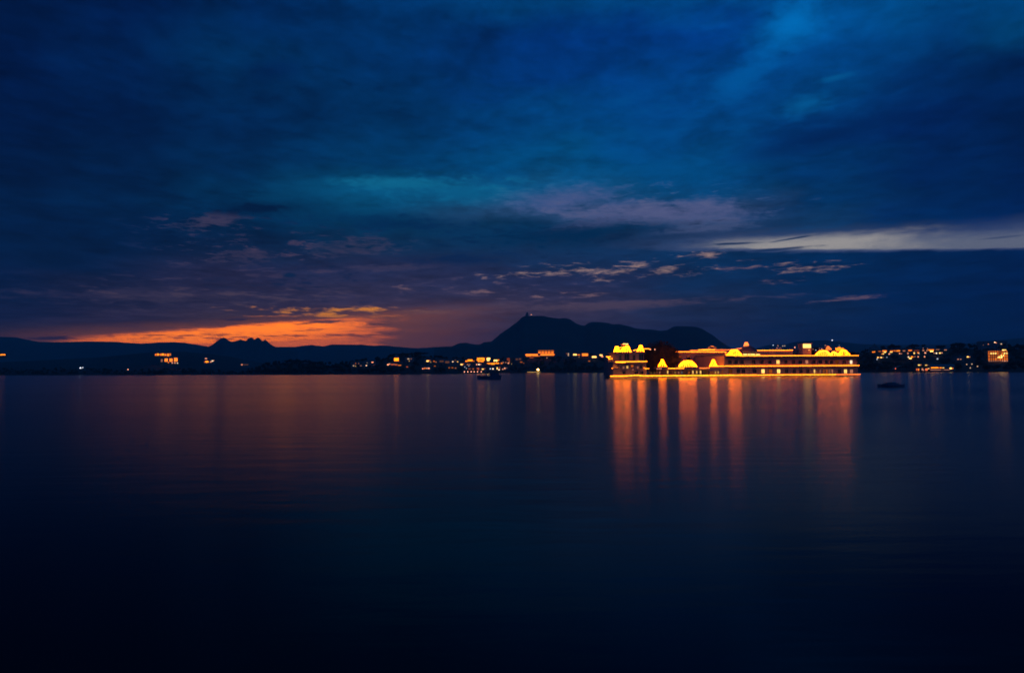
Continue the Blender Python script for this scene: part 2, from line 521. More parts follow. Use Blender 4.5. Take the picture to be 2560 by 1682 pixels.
def thing(name, label, cat, loc=(0, 0, 0), rz=0.0, group=None):
    o = bpy.data.objects.new(name, None)
    COL.objects.link(o)
    o.location = loc
    o.rotation_euler.z = rz
    o.empty_display_size = 0.5
    return tag(o, label, cat, group)


def kind(o, k):
    o['kind'] = k
    return o


def interp(tab, x):
    if x <= tab[0][0]:
        return tab[0][1]
    for (a, va), (c, vc) in zip(tab, tab[1:]):
        if x <= c:
            return va + (vc - va) * (x - a) / (c - a)
    return tab[-1][1]


def vnoise(x, y, seed=0):
    def h(i, j):
        n = (i * 374761393 + j * 668265263 + seed * 974634777) & 0xffffffff
        n = ((n ^ (n >> 13)) * 1274126177) & 0xffffffff
        return ((n ^ (n >> 16)) & 0xffff) / 65535.0
    i, j = math.floor(x), math.floor(y)
    u, v = x - i, y - j
    u, v = u * u * (3 - 2 * u), v * v * (3 - 2 * v)
    return (h(i, j) * (1 - u) + h(i + 1, j) * u) * (1 - v) + (h(i, j + 1) * (1 - u) + h(i + 1, j + 1) * u) * v - 0.5


def fbm(x, y, seed=0, oct=4):
    s, a = 0.0, 1.0
    for k in range(oct):
        s += a * vnoise(x * 2 ** k, y * 2 ** k, seed + k)
        a *= 0.5
    return s


# ------------------------------------------------------------------ water
WATER_ROUGH = 0.2


def make_water():
    S = 9000.0
    mb = MB()
    xs = [-S, -3000, -800, -200, 200, 800, 3000, S]
    ys = [-400, -60, 60, 200, 500, 1500, 4000, S]
    vs = [(x, y, 0.0) for y in ys for x in xs]
    n = len(xs)
    fs = [(j * n + i, j * n + i + 1, (j + 1) * n + i + 1, (j + 1) * n + i) for j in range(len(ys) - 1) for i in range(n - 1)]
    mb.add(vs, fs)
    m = bpy.data.materials.new('lake_water')
    m.use_nodes = True
    t = m.node_tree
    b = NB(t)
    t.nodes.clear()
    tc = t.nodes.new('ShaderNodeTexCoord')
    mp = t.nodes.new('ShaderNodeMapping')
    mp.inputs['Scale'].default_value = (0.006, 0.035, 1)
    t.links.new(tc.outputs['Object'], mp.inputs[0])
    nz = b.noise(mp.outputs[0], 1, 3, 0.5)
    rr = b.m('ADD', WATER_ROUGH - .06, b.m('MULTIPLY', nz, 0.12))
    gl = t.nodes.new('ShaderNodeBsdfGlossy')
    gl.distribution = 'BECKMANN'
    gl.inputs['Color'].default_value = (0.74, 0.93, 1, 1)
    t.links.new(rr, gl.inputs['Roughness'])
    mp2 = t.nodes.new('ShaderNodeMapping')
    mp2.inputs['Scale'].default_value = (0.22, 0.8, 1)
    t.links.new(tc.outputs['Object'], mp2.inputs[0])
    nz2 = b.noise(mp2.outputs[0], 1, 3, 0.5)
    bp = t.nodes.new('ShaderNodeBump')
    bp.inputs['Strength'].default_value = 0.2
    bp.inputs['Distance'].default_value = 0.12
    t.links.new(nz2, bp.inputs['Height'])
    t.links.new(bp.outputs[0], gl.inputs['Normal'])
    df = t.nodes.new('ShaderNodeBsdfDiffuse')
    df.inputs['Color'].default_value = (0.004, 0.009, 0.012, 1)
    fr = t.nodes.new('ShaderNodeFresnel')
    fr.inputs['IOR'].default_value = 1.333
    mx = t.nodes.new('ShaderNodeMixShader')
    # wave facets turned towards the viewer reflect less than a flat sheet
    t.links.new(b.m('MULTIPLY', b.m('POWER', fr.outputs[0], 1.35), 0.80), mx.inputs[0])
    t.links.new(df.outputs[0], mx.inputs[1])
    t.links.new(gl.outputs[0], mx.inputs[2])
    o = t.nodes.new('ShaderNodeOutputMaterial')
    t.links.new(mx.outputs[0], o.inputs[0])
    kind(mb.build('lake_water', m), 'structure')


make_water()

# ------------------------------------------------------------------ far shore land
SHORE_Y = [(-400, 939), (0, 938.2), (400, 937.6), (620, 936.6), (850, 935.8), (1000, 935.4), (1150, 934.4), (1260, 932.6), (1500, 931.8),
           (2000, 930.8), (2200, 930.4), (2400, 930), (2560, 929.6), (3000, 929)]
# top of the dark wooded shore as seen over the water
CREST_Y = [(-400, 915), (0, 919), (150, 917), (300, 922), (400, 919), (500, 921), (600, 924), (640, 917), (680, 905), (720, 900), (780, 903),
           (830, 909), (870, 904), (920, 899), (970, 892), (1005, 884), (1050, 882), (1075, 886), (1100, 891), (1140, 896), (1200, 891),
           (1260, 893), (1300, 893), (1350, 890), (1400, 893), (1440, 885), (1470, 884), (1500, 889), (1530, 899), (1640, 905), (1800, 900),
           (1900, 885), (1990, 878), (2100, 880), (2160, 878), (2200, 866), (2300, 864), (2365, 868), (2385, 861), (2440, 866), (2470, 866),
           (2510, 862), (2530, 866), (2560, 864), (2700, 860), (3000, 868)]


def shore_depth(px):
    return on_water(px, interp(SHORE_Y, px)).y


def land_point(px, t):
    """t = 0 at the waterline, 1 on the crest"""
    D = shore_depth(px)
    ys = interp(SHORE_Y, px)
    yc = interp(CREST_Y, px) + 6
    Y = D + 320 * t
    p = at(px, ys + (yc - ys) * (t ** 0.9), Y)
    p.z = max(p.z, -0.3 + 3 * t)
    return p


def land_at(px, py):
    ys = interp(SHORE_Y, px)
    yc = interp(CREST_Y, px) + 6
    t = max(0.02, min(1.0, (ys - py) / max(0.5, ys - yc)))
    return land_point(px, t ** (1 / 0.9))


def make_land():
    mb = MB()
    pxs = [-420 + 12 * i for i in range(286)]
    ts = [-0.06, 0.0, 0.03, 0.1, 0.2, 0.32, 0.45, 0.58, 0.7, 0.8, 0.9, 1.0]
    rows = []
    for t in ts:
        row = []
        for px in pxs:
            p = land_point(px, max(t, 0))
            if t < 0:
                p.z = -1.0 + 0.4
                p = Vector((p.x * .99, p.y * .99, -0.6))
            elif t > 0:
                p.z += 1.2 * fbm(px * 0.05, t * 6, 3, 3) * min(1, t * 8)
            row.append(p)
        rows.append(row)
    for k, extra in enumerate((150, 500, 1500, 3500, 6500)):
        row = []
        for px in pxs:
            c = land_point(px, 1.0)
            s = (c.y + extra) / c.y
            z = max(2.5, c.z * (0.55, 0.1, 0, 0, 0)[k])
            row.append(Vector((c.x * s, c.y * s, z)))
        rows.append(row)
    n = len(pxs)
    mb.add([p for r in rows for p in r],
           [(j * n + i, j * n + i + 1, (j + 1) * n + i + 1, (j + 1) * n + i) for j in range(len(rows) - 1) for i in range(n - 1)])
    kind(mb.build('far_shore', M_LAND, smooth=True), 'structure')


make_land()


# ------------------------------------------------------------------ hills
def make_hill(name, prof, Y, depth, seed, rough=1.0, step=6):
    """ridge whose crest follows the skyline; the slope falls towards the lake"""
    mb = MB()
    x0, x1 = prof[0][0], prof[-1][0]
    n = int((x1 - x0) / step) + 1
    pxs = [x0 + (x1 - x0) * i / (n - 1) for i in range(n)]
    ts = [0, 0.12, 0.25, 0.38, 0.5, 0.62, 0.74, 0.84, 0.93, 1.0]
    rows = []
    for t in ts:
        row = []
        for px in pxs:
            yc = interp(prof, px)
            jag = 1.1 * rough * fbm(px * 0.11, 0.5, seed, 3)
            crest = at(px, yc + jag, Y + 120 * fbm(px * 0.008, 7, seed, 2))
            d = ray(px, yc)
            Yt = crest.y - depth * (1 - t)
            relief = fbm(px * 0.02, t * 3.0, seed + 9, 4)
            h = crest.z * (t ** 1.25) * (1 + 0.35 * relief * (1 - t) * (t > 0))
            row.append(Vector((d.x * Yt, Yt, max(1.0, h))))
        rows.append(row)
    back = []
    for px, c in zip(pxs, rows[-1]):
        d = ray(px, 900)
        back.append(Vector((d.x * (c.y + depth * .6), c.y + depth * .6, 1.0)))
    rows.append(back)
    mb.add([p for r in rows for p in r],
           [(j * n + i, j * n + i + 1, (j + 1) * n + i + 1, (j + 1) * n + i) for j in range(len(rows) - 1) for i in range(n - 1)])
    return kind(mb.build(name, M_HILL, smooth=True), 'structure')


make_hill('distant_hills', [(-500, 850), (-300, 838), (-120, 836), (0, 842), (40, 843), (70, 849), (95, 854), (150, 855), (220, 853.5), (280, 854), (330, 857),
          (355, 858.5), (380, 857), (410, 855), (460, 856), (490, 861), (520, 866), (560, 866), (640, 868), (700, 867), (740, 867),
          (765, 863), (782, 862), (805, 866), (830, 861), (850, 861), (905, 861.5), (930, 864), (960, 863), (1000, 867), (1040, 871), (1080, 868), (1110, 866),
          (1200, 868), (1300, 872), (1500, 872), (1800, 878), (1880, 874), (1905, 867), (1935, 859), (1960, 862), (1990, 854), (2030, 851), (2065, 850), (2100, 854), (2150, 860),
          (2250, 862), (2400, 860), (2540, 846), (2620, 842), (2800, 850), (3100, 860)], 6800, 1900, 11)
PEAKS = [(505, 876), (520, 867), (532, 861), (545, 852), (552, 847.5), (558, 846), (564, 847), (572, 853), (580, 855), (592, 853), (602, 850), (614, 853.5),
          (622, 847.5), (630, 846), (636, 850.5), (642, 846.5), (648, 846.5), (656, 854), (664, 850.5), (672, 857), (682, 864), (692, 868), (720, 872), (745, 878)]
make_hill('twin_peak_hill', [(x, 860 + (y - 860) * 1.18 if y < 860 else y) for x, y in PEAKS], 5600, 900, 23, 0.4, 2.5)
make_hill('fort_hill', [(1085, 870), (1130, 866), (1142, 860), (1152, 857), (1166, 856.5), (1185, 861), (1200, 861), (1210, 855), (1228, 854), (1240, 844), (1252, 833),
          (1268, 823), (1290, 807), (1305, 793), (1312, 789.5), (1330, 790), (1352, 790), (1368, 792), (1385, 794.5), (1398, 796), (1412, 794.5), (1425, 798), (1440, 808), (1452, 813),
          (1462, 814), (1470, 808), (1478, 804.5), (1500, 805), (1520, 807), (1532, 811), (1548, 810), (1570, 815), (1590, 821), (1610, 823), (1630, 824), (1652, 827),
          (1668, 825), (1680, 818), (1690, 815), (1705, 815.5), (1722, 816), (1740, 817), (1755, 822), (1770, 831), (1785, 840), (1800, 852), (1815, 862), (1835, 874), (1860, 884)],
          4500, 1300, 5, 0.8, 4)
make_hill('near_left_hill', [(-500, 896), (-200, 900), (0, 905), (120, 900), (250, 893), (330, 885), (390, 880), (450, 879), (520, 884), (570, 890), (610, 899), (660, 908), (720, 914), (800, 920)],
          2900, 900, 31, 0.8, 8)


# ------------------------------------------------------------------ foliage
def leaf_blob(mb, c, rx, ry, rz, n, size, rnd, flat=0.0):
    for _ in range(n):
        while True:
            a, b_, c_ = rnd.uniform(-1, 1), rnd.uniform(-1, 1), rnd.uniform(-1 + flat, 1)
            q = a * a + b_ * b_ + c_ * c_
            if 0.25 < q < 1:
                break
        px, py, pz = c[0] + a * rx, c[1] + b_ * ry, c[2] + c_ * rz
        s = size * rnd.uniform(0.6, 1.3)
        g = rnd.gauss
        ux, uy, uz = g(0, .6) * s, g(0, .6) * s, g(0, .6) * s
        wx, wy, wz = g(0, .45) * s, g(0, .45) * s, g(0, .45) * s
        o = len(mb.v)
        mb.v += [(px - ux, py - uy, pz - uz), (px + wx, py + wy, pz + wz), (px + ux, py + uy, pz + uz), (px - wx, py - wy, pz - wz)]
        mb.f.append((o, o + 1, o + 2, o + 3))


def core_blob(mb, c, rx, ry, rz, rnd):
    """dense inside of a crown: uneven closed lump"""
    n, rings = 9, 5
    o = len(mb.v)
    prof = []
    for j in range(rings + 1):
        ph = math.pi * j / rings
        for i in range(n):
            th = 2 * math.pi * i / n
            k = 0.8 + 0.18 * rnd.random()
            prof.append((c[0] + rx * k * math.sin(ph) * math.cos(th), c[1] + ry * k * math.sin(ph) * math.sin(th), c[2] - rz * k * math.cos(ph)))
    fs = []
    for j in range(rings):
        for i in range(n):
            q = (i + 1) % n
            fs.append((j * n + i, j * n + q, (j + 1) * n + q, (j + 1) * n + i))
    mb.add(prof, fs)


def make_tree(label, loc, W, H, seed, crown_base=0.3, lumps=9, leaf=0.45, leaves=1500, name='tree', group=None, cone=False, dome=False):
    rnd = random.Random(seed)
    t = thing(name, label, 'tree', loc, 0, group)
    tr = MB()
    hz = H * crown_base
    tr.tube([(0, 0, 0), (0.1, 0, hz * .6), (0, 0.1, hz * 1.2), (0.2, 0, H * .7)], [H * .035, H * .028, H * .022, H * .008], 7)
    for k in range(5):
        a = 2 * math.pi * k / 5 + rnd.random()
        tr.tube([(0, 0, hz * .9), (math.cos(a) * W * .18, math.sin(a) * W * .18, hz * 1.25), (math.cos(a) * W * .32, math.sin(a) * W * .32, hz + (H - hz) * .5)],
                [H * .016, H * .011, H * .004], 5)
    tr.build('trunk', M_BARK, t)
    cr = MB()
    hh = (H - hz) / 2
    if dome:
        core_blob(cr, (0, 0, hz + hh * .75), W * .46, W * .42, hh * 1.15, rnd)
        core_blob(cr, (-W * .2, 0, hz + hh * .7), W * .3, W * .3, hh * .9, rnd)
        core_blob(cr, (W * .2, 0, hz + hh * .55), W * .3, W * .3, hh * .9, rnd)
        leaf_blob(cr, (0, 0, hz + hh * .8), W * .52, W * .48, hh * 1.22, leaves // 2, leaf, rnd)
    for k in range(lumps):
        a = rnd.uniform(0, 6.283)
        r = rnd.uniform(0.15, 0.55) if k else 0
        zz = rnd.uniform(-0.45, 0.5) if k else 0
        if cone:
            r *= (0.6 - zz)
        s = rnd.uniform(0.38, 0.55) if k else 0.62
        c = (math.cos(a) * r * W * .5 * 1.15, math.sin(a) * r * W * .5 * 1.15, hz + hh + zz * hh)
        core_blob(cr, c, W * .5 * s * .9, W * .5 * s * .9, hh * s * .95, rnd)
        leaf_blob(cr, c, W * .5 * s * 1.12, W * .5 * s * 1.12, hh * s * 1.15, leaves // lumps, leaf, rnd)
    cr.build('crown', M_LEAF, t)
    return t


# ------------------------------------------------------------------ light strings
def bulb_string(pts, parent, bright='amber', strength=9.0, r=0.24, step=0.55, name='light_string', jitter=0.05):
    """festoon of bulbs on a cable"""
    mb, rnd = MB(), random.Random(len(pts) + int(pts[0][0] * 10))
    for a, b_ in zip(pts, pts[1:]):
        a, b_ = Vector(a), Vector(b_)
        L = (b_ - a).length
        n = max(1, int(L / step))
        for i in range(n + 1):
            p = a.lerp(b_, i / n) + Vector((rnd.uniform(-jitter, jitter), 0, rnd.uniform(-jitter, jitter)))
            mb.octa(p, r * rnd.uniform(0.85, 1.1))
    o = kind(mb.build(name, glow(bright, strength), parent), 'stuff')
    cb = MB()
    cb.tube([tuple(Vector(p) + Vector((0, 0.15, -r * .9))) for p in pts], 0.04, 4)
    cb.build('cable', M_CABLE, o)
    return o


# ------------------------------------------------------------------ the island palace
PL = at(1530, 930, 345)
PR = at(2148, 930, 388)
P0 = Vector((PL.x, PL.y, 0))
PU = Vector((PR.x - PL.x, PR.y - PL.y, 0))
PLEN = PU.length
PU.normalize()
PV = Vector((-PU.y, PU.x, 0))
PANG = math.atan2(PU.y, PU.x)


def L(px, py, v=0.0):
    """photo point on the palace plane at setback v -> local (u, z)"""
    d = ray(px, py)
    o = P0 + PV * v
    # d*Y = o + PU*u  (xy)
    det = d.x * (-PU.y) - (-PU.x) * d.y
    Y = (o.x * (-PU.y) - (-PU.x) * o.y) / det
    p = Vector((d.x * Y, d.y * Y, 0))
    return (p - o).dot(PU), HCAM + d.z * Y


def U(px, v=0.0):
    return L(px, 930, v)[0]


def Zp(px, py, v=0.0):
    return L(px, py, v)[1]


def pthing(name, label, cat):
    return thing(name, label, cat, P0, PANG)


def part_box(parent, name, mat, px0, px1, ytop, ybot, v, depth, z0=None, grow=0.0):
    pm = (px0 + px1) / 2
    z1 = Zp(pm, ytop, v)
    zb = Zp(pm, ybot, v) if z0 is None else z0
    mb = MB()
    mb.box(U(px0, v) - grow, U(px1, v) + grow, v - grow, v + depth + grow, zb, z1)
    return mb.build(name, mat, parent)


PLINTH_Z = 0.55
WIN_FRAME = {}


def window_mesh(w, h):
    key = (round(w, 1), round(h, 1))
    if key not in WIN_FRAME:
        fr = MB()
        t = 0.22
        fr.box(-w / 2 - t, -w / 2, -0.3, 0.05, 0, h)
        fr.box(w / 2, w / 2 + t, -0.3, 0.05, 0, h)
        fr.box(-w / 2 - t, w / 2 + t, -0.42, 0.05, h, h + t)
        fr.box(-w / 2 - t - .1, w / 2 + t + .1, -0.5, 0.05, -t, 0)
        fr.box(-0.05, 0.05, -0.16, 0.0, 0, h)
        pane = MB()
        pane.box(-w / 2, w / 2, -0.10, 0.02, 0, h)
        WIN_FRAME[key] = (fr.mesh('window', M_STONE), pane)
    return WIN_FRAME[key]


PANES = {}


def window(parent, u, z, v, w, h, mat):
    fr, pane = window_mesh(w, h)
    o = place('window', fr, parent, (u, v, z))
    key = (round(w, 1), round(h, 1), mat.name)
    if key not in PANES:
        PANES[key] = pane.mesh('pane', mat)
    place('pane', PANES[key], o)
    return o


def chhatri(parent, px0, px1, ytop, ybase, v, lit='amber', strength=8.0, top_frac=0.3, label=None, flare=0.0, lean=0.0, strands=None, bulge=0.12, up=1):
    """roof kiosk (columns, slab, dome) hung with strands of bulbs from its crown to the parapet"""
    pm = (px0 + px1) / 2
    u0, u1 = U(px0, v), U(px1, v)
    uc, R = (u0 + u1) / 2, (u1 - u0) / 2
    zb, zt = Zp(pm, ybase, v), Zp(pm, ytop, v)
    H = zt - zb
    mb = MB()
    D = min(R, 3.2)
    rk = R * (top_frac + 0.18)
    for sx in (-1, 1):
        for sy in (-1, 1):
            mb.box(uc + lean * R * .5 + sx * rk * .7 - .12, uc + lean * R * .5 + sx * rk * .7 + .12, v + D + sy * D * .45 - .12, v + D + sy * D * .45 + .12, zb, zb + H * .5)
    mb.box(uc + lean * R * .5 - rk * .95, uc + lean * R * .5 + rk * .95, v + D * .3, v + D * 1.7, zb + H * .5, zb + H * .56)
    o = mb.build('pavilion', M_MARBLE, parent)
    if label:
        o['label'] = label
    dm = MB()
    prof = [(rk * .8 * math.cos(a), zb + H * .56 + H * .34 * math.sin(a)) for a in [i * math.pi / 2 / 6 for i in range(6)]] + [(0.12, zb + H * .93)]
    dm.lathe(uc + lean * R * .5, v + D, prof, 14, 1.0, min(1.0, D / max(rk, .1)))
    dm.build('dome', M_MARBLE, o, smooth=True)
    st = MB()
    rnd = random.Random(int(px0 * 3))
    n = strands or max(12, int(R * 5.2))
    Rt = R * top_frac
    for i in range(n):
        a = 2 * math.pi * i / n
        ca, sa = math.cos(a), math.sin(a)
        top = Vector((uc + lean * R + Rt * ca, v + D + min(Rt, D * .6) * sa, zt - 0.15 * rnd.random()))
        bot = Vector((uc + R * (1 + flare * rnd.random()) * ca, v + D + D * sa, zb + 0.2 + 0.25 * rnd.random()))
        Ls = (top - bot).length
        m = max(3, int(Ls / 0.42))
        for j in range(m + 1):
            t = j / m
            p = bot.lerp(top, t)
            k = math.sin(math.pi * t) * bulge
            p.x += ca * R * k
            p.z += H * k * .5
            if rnd.random() < 0.04:
                continue
            st.octa(p, 0.21 * rnd.uniform(.8, 1.15))
    m_ = max(4, int(Rt * 5))
    for i in range(m_):
        for q in (0.33, 0.75):
            a = 2 * math.pi * i / m_
            st.octa((uc + lean * R + Rt * q * math.cos(a), v + D + min(Rt, D * .6) * q * math.sin(a), zt + 0.12 * (1 - q)), 0.21)
    kind(st.build('light_strands', glow(lit, strength), o), 'stuff')
    return o


def eave(parent, px0, px1, py, v, out=0.7, th=0.28, zoff=-0.35, depth=1.0):
    pm = (px0 + px1) / 2
    z = Zp(pm, py, v) + zoff
    mb = MB()
    mb.box(U(px0, v) - .3, U(px1, v) + .3, v - out, v + depth, z - th, z)
    return mb.build('eave', M_STONE, parent)


def string_px(parent, pts, v, bright='amber', strength=9.0, r=0.24, step=0.55, dz=0.0):
    q = []
    for px, py in pts:
        u, z = L(px, py, v)
        q.append((u, v - 0.5, z + dz))
    return bulb_string(q, parent, bright, strength, r, step)


def build_palace():
    # terrace at water level
    te = pthing('palace_terrace', 'long low stone terrace at water level outlined by one unbroken string of amber bulbs', 'terrace')
    mb = MB()
    ps = [(-1.5, -1.2), (PLEN - .6, -1.2), (PLEN - .6, 42), (U(1560, 45), 42), (U(1530, 16), 14)]
    mb.add([(x, y, -.8) for x, y in ps] + [(x, y, PLINTH_Z) for x, y in ps], [(4, 3, 2, 1, 0), (5, 6, 7, 8, 9)] + [(i, (i + 1) % 5, 5 + (i + 1) % 5, 5 + i) for i in range(5)])
    mb.build('platform', M_STONE, te)
    mb = MB()
    mb.box(-1.8, PLEN - .4, -1.6, -1.2, -0.8, 0.3)
    mb.build('quay_step', M_STONE, te)
    lm, rm = U(1580), U(2085)
    k = Zp(1590, 937.5)
    bulb_string([(-1.5, -1.4, 0.72), (U(1560), -1.4, 0.72), (U(1583), -1.4, 1.0), (U(1592), -1.4, 1.0), (U(1604), -1.4, 0.74), (U(1830), -1.4, 0.74)], te, 'amber', 13, .22, .42)
    bulb_string([(U(1830), -1.4, 0.74), (rm, -1.4, 0.74)], te, 'amber', 12.0, 0.2, 0.42)
    bulb_string([(rm, -1.4, 0.74), (PLEN - .6, -1.4, 0.74)], te, 'soft', 8.0, 0.22, 0.45)

    # --- left tower block
    tb = pthing('palace_tower_block', 'white palace block at the left end of the island, roof crowded with glowing kiosks', 'palace')
    vt = 1.0
    part_box(tb, 'wall', M_MARBLE, 1533, 1616, 905, 940, vt, 11, PLINTH_Z)
    part_box(tb, 'wall', M_MARBLE, 1541, 1610, 880.5, 905, vt + 2.2, 9, Zp(1575, 905, vt))
    part_box(tb, 'wall', M_MARBLE, 1520, 1546, 898, 940, vt + 7, 3, -.9)
    part_box(tb, 'parapet', M_STONE, 1540, 1612, 880, 883, vt + 2.0, 9.4, None, 0.35)
    eave(tb, 1534, 1616, 905, vt, 1.0, depth=3)
    string_px(tb, [(1538, 904.6), (1616, 903.2)], vt - .5, 'amber', 13, .19, .42)
    string_px(tb, [(1540, 905.6), (1561, 905.6)], vt - .6, 'amber', 13, .19, .42)
    string_px(tb, [(1515, 891.6), (1525, 891.8), (1519, 893), (1521, 897), (1545, 896.6)], vt + 7, 'amber', 13, .19, .42)
    string_px(tb, [(1529, 920), (1543, 919.5), (1541, 921.5), (1532, 921.8)], vt - .4, 'amber', 12, .19, .42)
    string_px(tb, [(1583, 875.5), (1594, 874), (1601, 872.4), (1612, 872), (1623, 872.2)], vt + 2, 'amber', 12, .19, .42)
    string_px(tb, [(1609, 919), (1613, 922), (1621, 920.8)], vt - .3, 'amber', 9, .19, .42)
    # balcony under the left lamps
    mb = MB()
    z = Zp(1536, 924, vt)
    mb.box(U(1529.5, vt), U(1543, vt), vt - 1.3, vt + .5, z, z + .3)
    mb.box(U(1529.5, vt), U(1543, vt), vt - 1.3, vt - 1.2, z + .3, z + 1.0)
    mb.build('balcony', M_STONE, tb)
    # openings
    for px, py, w, h, mt in ((1567, 900, 2.6, 3.2, M_GLASS), (1603, 900, 2.4, 3.0, M_GLASS), (1585, 900, 1.4, 2.4, M_GLASS), (1551, 900, 1.2, 2.4, M_GLASS)):
        window(tb, U(px, vt + 2.2), Zp(px, py, vt + 2.2), vt + 2.2, w, h, mt)
    for px, py, w, h, mt in ((1558.5, 922, .9, 1.3, glow('pink', .35)), (1568, 921, 1.0, 1.3, glow('gold', 1.0)), (1580, 918, 1.4, 1.2, glow('orange', .5)),
                             (1594, 921, .9, 1.1, glow('pink', .35)), (1603, 921, 1.2, 1.9, M_GLASS), (1582, 926, .9, .8, glow('pink', .3)),
                             (1590, 935, 2.0, 1.4, M_GLASS), (1560, 935, 1.6, 1.4, M_GLASS), (1604, 935, 1.6, 1.4, M_GLASS), (1546, 921, 1.2, 1.9, M_GLASS)):
        window(tb, U(px, vt), Zp(px, py, vt), vt, w, h, mt)
    for px in (1549, 1574, 1599, 1612):
        mb = MB()
        mb.box(U(px, vt) - .25, U(px, vt) + .25, vt - .18, vt + .1, PLINTH_Z, Zp(px, 908, vt))
        mb.build('pilaster', M_MARBLE, tb)
    chhatri(tb, 1539, 1555, 866.5, 882, vt + 2.2, 'tent', 28, .42, lean=-.05, bulge=-.04)
    string_px(tb, [(1543, 868.8), (1557, 868)], vt + 2.4, 'amber', 12, .19, .42)
    chhatri(tb, 1555, 1584, 864.5, 881, vt + 2.2, 'tent', 28, .24, lean=.42, bulge=.02, label='widest strung kiosk of the tower roof, its strands sloping down to the left')
    chhatri(tb, 1598, 1614, 863.5, 879.5, vt + 2.6, 'tent', 28, .32, lean=.1, bulge=-.03)
    # tall dark kiosk between them with a lit rim
    mb = MB()
    vq = vt + 8
    uq, zq, zr = U(1561, vq), Zp(1561, 882, vq), Zp(1561, 861, vq)
    for sx in (-1, 1):
        for sy in (-1, 1):
            mb.box(uq + sx * .8 - .15, uq + sx * .8 + .15, vq + sy * .8 - .15, vq + sy * .8 + .15, zq, zr)
    mb.box(uq - 1.25, uq + 1.25, vq - 1.25, vq + 1.25, zr, zr + .2)
    mb.lathe(uq, vq, [(1.0, zr + .2), (.9, zr + .6), (.5, zr + 1.0), (.08, zr + 1.2)], 12)
    kq = mb.build('pavilion', M_STONE, tb)
    bulb_string([(uq - 1.2, vq - 1.4, zr + .2), (uq + 1.3, vq - 1.4, zr + .2)], kq, 'gold', 5, .24, .42)
    for px in (1627, 1638):
        lo = MB().octa((U(px, vt + 6), vt + 6, Zp(px, 873.5, vt + 6)), .4).build('lantern', glow('pink', 1.6), tb)

    # --- garden colonnade in front
    cl = pthing('palace_colonnade', 'low lit colonnade along the island front topped by three glowing tents of bulbs', 'palace')
    vc = 0.6
    zr = Zp(1720, 921.5, vc)
    mb = MB()
    mb.box(U(1641, vc), U(1800, vc), vc, vc + 9, zr - .45, zr)
    mb.build('roof', M_STONE, cl)
    part_box(cl, 'back_wall', M_MARBLE, 1622, 1806, 921.5, 940, vc + 7.5, .6, PLINTH_Z, 0)
    ncol = 17
    for i in range(ncol):
        u = U(1643, vc) + (U(1798, vc) - U(1643, vc)) * i / (ncol - 1)
        mb = MB()
        mb.lathe(u, vc + .5, [(.3, PLINTH_Z), (.3, PLINTH_Z + .25), (.17, PLINTH_Z + .35), (.15, zr - .9), (.3, zr - .7), (.34, zr - .45)], 8)
        mb.build('column', M_MARBLE, cl)
    lights = [(1627, .35, 'gold', .7), (1631, .3, 'gold', .8), (1635, .3, 'gold', .9), (1640, .3, 'pink', .5), (1648.5, .5, 'pink', .6), (1669, .9, 'gold', 1.3), (1687, .6, 'gold', .4), (1696, .7, 'pink', .45),
              (1704, .5, 'cool', .3), (1722, .7, 'orange', .5), (1731.5, .95, 'gold', 1.3), (1741, .9, 'gold', 1.0), (1750, 1.3, 'gold', 1.3), (1758, .9, 'gold', .8),
              (1766, .7, 'pink', .7), (1776, .7, 'pink', .4)]
    for px, w, k, s in lights:
        z0 = Zp(px, 934.5, vc + 7.4)
        window(cl, U(px, vc + 7.4), z0, vc + 7.4, w, 1.7 if s > .6 else 1.3, glow(k, s))
    string_px(cl, [(1670, 920.6), (1708, 920.6)], vc, 'amber', 12, .19, .42)
    string_px(cl, [(1748, 920.4), (1772, 920.0)], vc, 'soft', 8, .19, .42)
    string_px(cl, [(1642, 921.6), (1651, 921.4)], vc, 'pink', 3, .22, .7)
    chhatri(cl, 1652, 1670, 899, 917.5, vc + .6, 'tent', 28, .2, bulge=.0, label='narrow pointed tent of bulbs on the colonnade, beside the big round tree')
    chhatri(cl, 1707, 1749, 902, 917.5, vc + .6, 'tent', 34, .42, bulge=.06, label='broad mound of bulbs on the middle of the colonnade roof')
    chhatri(cl, 1781, 1798, 899.5, 917.5, vc + .6, 'tent', 28, .26, bulge=.0, label='narrow tent of bulbs at the end of the colonnade nearest the long wing')
    for a, b_ in ((1651, 1671), (1706, 1750), (1780, 1799)):
        part_box(cl, 'tent_base', M_STONE, a, b_, 917.5, 922, vc + .4, 7.6)
    # dark awning
    mb = MB()
    z = Zp(1783, 924, vc)
    u0, u1 = U(1768, vc), U(1799, vc)
    mb.add([(u0, vc - 2.2, z - .8), (u1, vc - 2.2, z - .5), (u1, vc + .2, z + .35), (u0, vc + .2, z + .2), (u0, vc - 2.2, z - .9), (u1, vc - 2.2, z - .6), (u1, vc + .2, z + .25), (u0, vc + .2, z + .1)],
           [(0, 1, 2, 3), (7, 6, 5, 4), (0, 4, 5, 1), (1, 5, 6, 2), (2, 6, 7, 3), (3, 7, 4, 0)])
    mb.build('awning', M_CANVAS, cl)

    # --- long rear wing behind the garden
    rw = pthing('palace_rear_wing', 'plain white wing behind the colonnade with a straight string of bulbs along its roof', 'palace')
    vr = 30
    part_box(rw, 'wall', M_MARBLE, 1686, 1816, 880, 940, vr, 14, PLINTH_Z)
    part_box(rw, 'upper_wall', M_MARBLE, 1722, 1838, 875.5, 940, vr + 15, 12, PLINTH_Z)
    eave(rw, 1686, 1816, 880, vr, .8, depth=2)
    string_px(rw, [(1687, 879.3), (1813, 879.6), (1814, 888)], vr, 'tentsoft', 17, .19, .42)
